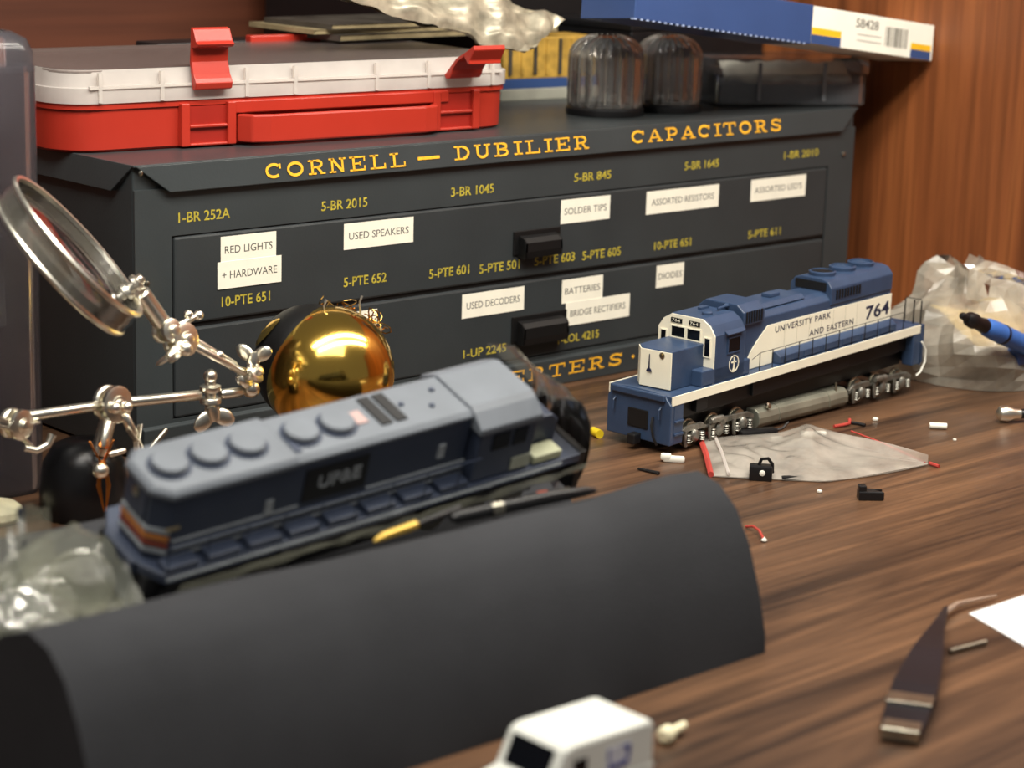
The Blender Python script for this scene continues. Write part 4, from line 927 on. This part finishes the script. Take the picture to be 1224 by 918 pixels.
obj('zip_strip', MB().tube([(207-220, 160-113, 1.6), (188-220, 160-134, 1.8), (169-220, 160-154, 1.2)], 1.3, 6), M_redw, zb, True, label='red zip strip')
obj('zip_ridge', MB().tube([(212-220, 160-117, 2.4), (193-220, 160-138, 3.0), (174-220, 160-159, 1.8)], .7, 6), M_lid, zb, True)
obj('edge_wire', MB().tube([(262-220, 160-150, 4), (262-220, 160-165, 2.6), (259-220, 160-180, 1.6), (255-220, 160-195, 1)], .4, 6), M_redw, zb, True, label='thin red edge')
small_obj('wire_tip', MB().tube([(-2.2, -1, .8), (0, 0, .9), (2.4, 1.2, 1)], .8, 8), M_redw, 'short orange red wire end at the tip of the zip bag', 'wire', (255.6, -199, 0), R_(60))
for i, (x, y_, a, l_, r_, lb) in enumerate(((250, -139, -35, 5.5, 1.8, 'long white plastic tube behind the zip bag'), (233, -133, -20, 2.6, 1.3, 'tiny white plastic bead behind the zip bag'))):
    small_obj('plastic_tube', MB().tube([(-l_, 0, r_), (l_, 0, r_)], r_, 10), M_whitep, lb, 'plastic piece', (x, y_, 0), R_(a))
bk = MB().rbox(-9, 9, -2.6, 2.6, 0, 3.6, .8, 2); bk.tube([(8, 0, 2), (13, 1, 2.6), (17, 3, 4.4)], [.9, .6, .5], 6)
small_obj('wire_connector', bk, M_blackp, 'flat black connector between locomotive 764 and the zip bag', 'connector', (233, -122.5, 0), R_(-18))
bk = MB().rbox(-4.6, 4.6, -3, 3, 0, 6, .7, 2); bk.tube([(-1, 0, 5.6), (0, 0, 8.4), (2.6, 0, 8.8), (4.4, 0, 6.6), (4.6, 0, 3)], .7, 8)
kc = thing('wire_clip', 'black clip with a white dot at the zip bag edge', 'clip', (183, -168, 0), (0, 0, R_(-50)))
obj('clip_body', bk, M_blackp, kc, True); obj('dot', MB().lathe([(1.2, 0), (1.1, .5), (.3, .7)], 12, T((.6, -3, 3.4)) @ RX(PI/2)), M_whitep, kc, label='white dot')
small_obj('rubber_scrap', MB().rbox(-4.5, 4.5, -1.4, 1.4, 0, 1.6, .6, 2), M_blackp, 'flat black scrap beside the black clip', 'scrap', (193, -176, 0), R_(-30))
bk = MB().prism([(-5, -2.4), (-5, 2.6), (-1, 3.2), (5.2, 2.6), (1.6, 1.2), (5, -2.2)], 0, 3.6, 'z'); bk.prism([(-5, -2), (-2, -2), (-2, 2), (-5, 2)], 3, 5.8, 'z')
small_obj('plastic_clip', bk, M_blackp, 'small black forked clip alone on the desk', 'clip', (196, -213, 0), R_(-40), bevel=.4, smooth=False)
small_obj('wire_scrap', MB().tube([(-6, -1, .9), (-1, 0, 1.0), (2.6, 1.0, 1.2), (4.2, 3.6, 2.2)], .75, 8), M_redw, 'short bent red wire in front of the locomotive fuel tank', 'wire', (278, -134, 0), R_(-22))
small_obj('wire_scrap', MB().tube([(-4, 0, .7), (0, 0, .8), (4, -.6, .7)], .8, 6), M_blackp, 'short black wire scrap beside the bent red wire', 'wire', (285, -135, 0), R_(-70))
wc = thing('wire_scrap', 'thin curved pink red wire with a pale bead by the foam cradle', 'wire', (124, -217, 0))
obj('wire', MB().tube([(4, 8, .6), (3.4, 4, 1.8), (1, -1, 1.8), (-3.4, -7, .9)], .5, 8), M_redw, wc, True); obj('bead', MB().lathe([(.2, 0), (1.1, .7), (.2, 1.7)], 10, T((-3.8, -7.6, .1))), M_whitep, wc, True, label='pale bead')
small_obj('plastic_tube', MB().tube([(-3.7, 0, 1.4), (3.7, 0, 1.4)], 1.4, 12), M_whitep, 'white plastic tube lying alone right of the zip bag', 'plastic piece', (309, -161, 0), R_(-47))
for x, y_, s, lb in ((298, -178, .8, 'tiny white crumb right of the zip bag tip'), (187, -195, 1.0, 'tiny pale crumb left of the black forked clip'), (298, -135, 1.2, 'tiny grey crumb between red wire and white tube')):
    small_obj('crumb', MB().rbox(-s, s, -s*.7, s*.7, 0, s*1.2, s*.3, 1), M_whitep, lb, 'crumb', (x, y_, 0), R_(s*100))
# peg beside toy truck
sm = MB().tube([(-5, 0, 2.6), (-4, 0, 2.6), (-1.4, 0, 2.6), (-1.0, 0, 2.6)], [1.6, 2.5, 2.5, 1.6], 14); sm.tube([(-1, 0, 2.5), (6.5, 0, 2.4)], 1.3, 10)
small_obj('peg', sm, M_cream, 'cream peg with a round head lying beside the toy mail truck', 'peg', (-41, -331, 0), R_(12))
# cream object at left edge
small_obj('cap', MB().lathe([(10, 0), (11, 1.5), (10.6, 4), (8.6, 5.6), (.4, 6)], 32), M_cream, 'round cream plastic cap at the left edge of the desk', 'cap', (-83.5, -34, 0))
# tweezers
tz = thing('tweezers', 'dark steel tweezers with bent tip in the lower right corner', 'tweezers', (10, -371, 0), (0, 0, math.atan2(55, 95)))
L1 = 110
for s, z0 in ((-1, 1.2), (1, 3.0)):
    pts = [(-2, 5.6), (6, 6.2), (30, 6.6), (60, 4.6), (90, 1.6), (L1, .7)]
    poly = [(x, wv) for x, wv in pts]+[(x, -wv) for x, wv in pts[::-1]]
    mb = MB()
    def top(x): return z0 + (s*(3.2*math.sin(PI*min(1, x/L1)) if x > 0 else 0))*.9*(1 if s > 0 else .3)
    n = len(pts); V = []
    for x, wv in pts:
        for sg in (1, -1): V += [(x, wv*sg, top(x)), (x, wv*sg, top(x)+1.0)]
    F = []
    for i in range(n-1):
        a = i*4; F += [(a, a+2, a+6, a+4), (a+1, a+5, a+7, a+3), (a, a+4, a+5, a+1), (a+2, a+3, a+7, a+6)]
    F += [(0, 1, 3, 2), (4*n-4, 4*n-2, 4*n-1, 4*n-3)]
    obj('arm', mb.add(V, F), mat('gunmetal', (38, 40, 48), .3, .5, .25, 30), tz, bevel=.2)
obj('tip', MB().tube([(L1-2, 0, 2.6), (L1+8, -3, 2.6), (L1+24, -14, 1.6)], [1.0, .9, .4], 8), M_chrome, tz, True, label='bright bent tip')
obj('end_weld', MB().box(-4, 4, -5.4, 5.4, 1, 4.4), M_steel, tz, bevel=.5); obj('grip_band', MB().box(14, 22, -6.6, 6.6, 5.0, 5.8), M_steel, tz, bevel=.2)
small_obj('steel_pin', MB().tube([(-8, 0, .9), (8, 0, .9)], .9, 10), M_steel, 'short steel pin lying beside the tweezers', 'pin', (85.6, -338.8, 0), R_(-7))
pp = MB().prism([(114, -318.8), (101, -352), (180, -400), (200, -320)], 0, .25, 'z'); pp.v = [(x-140, y+345, z) for x, y, z in pp.v]
ps = tag(obj('paper_sheet', pp, mat('white_sheet', (240, 242, 246), .5)), 'white paper sheet entering at the lower right edge', 'paper', (140, -345, .1))
write('lettering', 'no.', 9, 3, M_inkgrey, ps, T((0, 0, .28)) @ T((10, 12, 0)) @ RX(-PI/2) , thick=.02) if False else None
# chrome tipped tool at right edge
ct = thing('hand_tool', 'chrome tipped tool with black shaft at the right edge of desk', 'tool', (345, -173, 0), (0, 0, R_(-38)))
obj('chrome_tip', MB().lathe([(1.4, -6), (3.4, -4.5), (3.8, -1), (2.6, 2), (2.2, 5)], 20, T((0, 0, 3.9)) @ RY(PI/2)), M_chrome, ct, True)
obj('collar', MB().lathe([(4.2, -1), (4.6, 0), (4.2, 1.4), (2.6, 1.6), (2.6, -1)], 20, T((9, 0, 4.6)) @ RY(PI/2), closed=True), M_chrome, ct, True)
obj('shaft', MB().tube([(5, 0, 4), (14, 0, 4.4), (60, 0, 4.6)], [2.0, 3.2, 3.6], 14), M_blackp, ct, True)

# ================================================================== POLY BAG OF PARTS AGAINST THE RIGHT WALL
pb = thing('parts_bag', 'crumpled clear poly bag with yellow card standing behind blue driver', 'bag', (428, -98, 0))
def blob(u, v):
    a = u*2*PI; h = v
    rx = 47*(1-h**2.0*.8); ry = 46*(1-h**1.6*.86)
    x = rx*math.copysign(abs(math.cos(a))**.8, math.cos(a)); y = ry*math.copysign(abs(math.sin(a))**.8, math.sin(a))
    z = (50-.10*x)*h
    c = crumple((math.cos(a)*1.5, math.sin(a)*1.5, h*2.0), 1, 15)+crumple((math.cos(a)*3.2, math.sin(a)*3.2, h*4), 1, 6)
    f = min(1, h*5) if a > 0 else 1; f = min(1, h*5)
    if u in (0, 1): a = 0
    return Vector((min(47, x-4+c*f*math.cos(a)), y+c*f*math.sin(a)+8*h, max(.3, z+c*.5*f)))
pm = MB().grid(blob, 30, 12)
obj('bag_film', pm, M_bag, pb)
def flapf(u, v): 
    return Vector((-22+u*44, -4-30*u+crumple((u*4, v*3, 1), 1, 6), 38+v*22*(1-.4*u)-8*u+crumple((u*3, v*4, 6), 1, 4)))
obj('bag_flap', MB().grid(flapf, 12, 5), M_bag, pb)
cd = MB(); cd.grid(lambda u, v: Vector((-40+u*60+v*6, -26-u*28+v*34, 20+v*14-u*9+crumple((u*2, v*2, 0), 1, 3))), 12, 6)
obj('yellow_card', cd, M_sponge, pb, True, solid=1.2, label='folded yellow card inside')
obj('small_carton', MB().box(-34, 20, -24, 20, 1, 16, T((0, 0, 0)) @ RZ(R_(-30))), mat('brown_grey_parts', (120, 104, 90), .6, 0, .4, 60), pb, bevel=1)
obj('blue_piece', MB().rbox(-30, -10, -42, -34, 12, 20, 1.5, 2), M_boxblue, pb)
# blue hobby driver leaning on the bag
pA, pB = Vector((354, -140, 41.0)), Vector((440, -140, 7.6))
dv = (pB-pA).normalized(); dvr = thing('hobby_driver', 'blue gripped hobby driver with black tip leaning on poly bag', 'tool', pA)
dvr.rotation_euler = Vector(dv).to_track_quat('X', 'Z').to_euler()
obj('blade', MB().tube([(-5, 0, 0), (-4, 0, 0), (2, 0, 0)], [1.0, 1.7, 1.7], 12), M_blackp, dvr, True); obj('chuck', MB().lathe([(2.2, 0), (3.4, 2), (3.8, 6), (3.0, 9), (3.6, 14), (3.0, 17)], 18, RY(PI/2)), M_blackp, dvr, True)
obj('grip', MB().lathe([(3.4, 16), (4.4, 18), (4.7, 24), (4.5, 60), (4.4, 98), (3.2, 103), (.5, 104)], 24, RY(PI/2)), M_bluep, dvr, True); obj('grip_band', MB().lathe([(4.75, 30), (4.95, 31), (4.75, 32)], 20, RY(PI/2)), M_blackp, dvr)
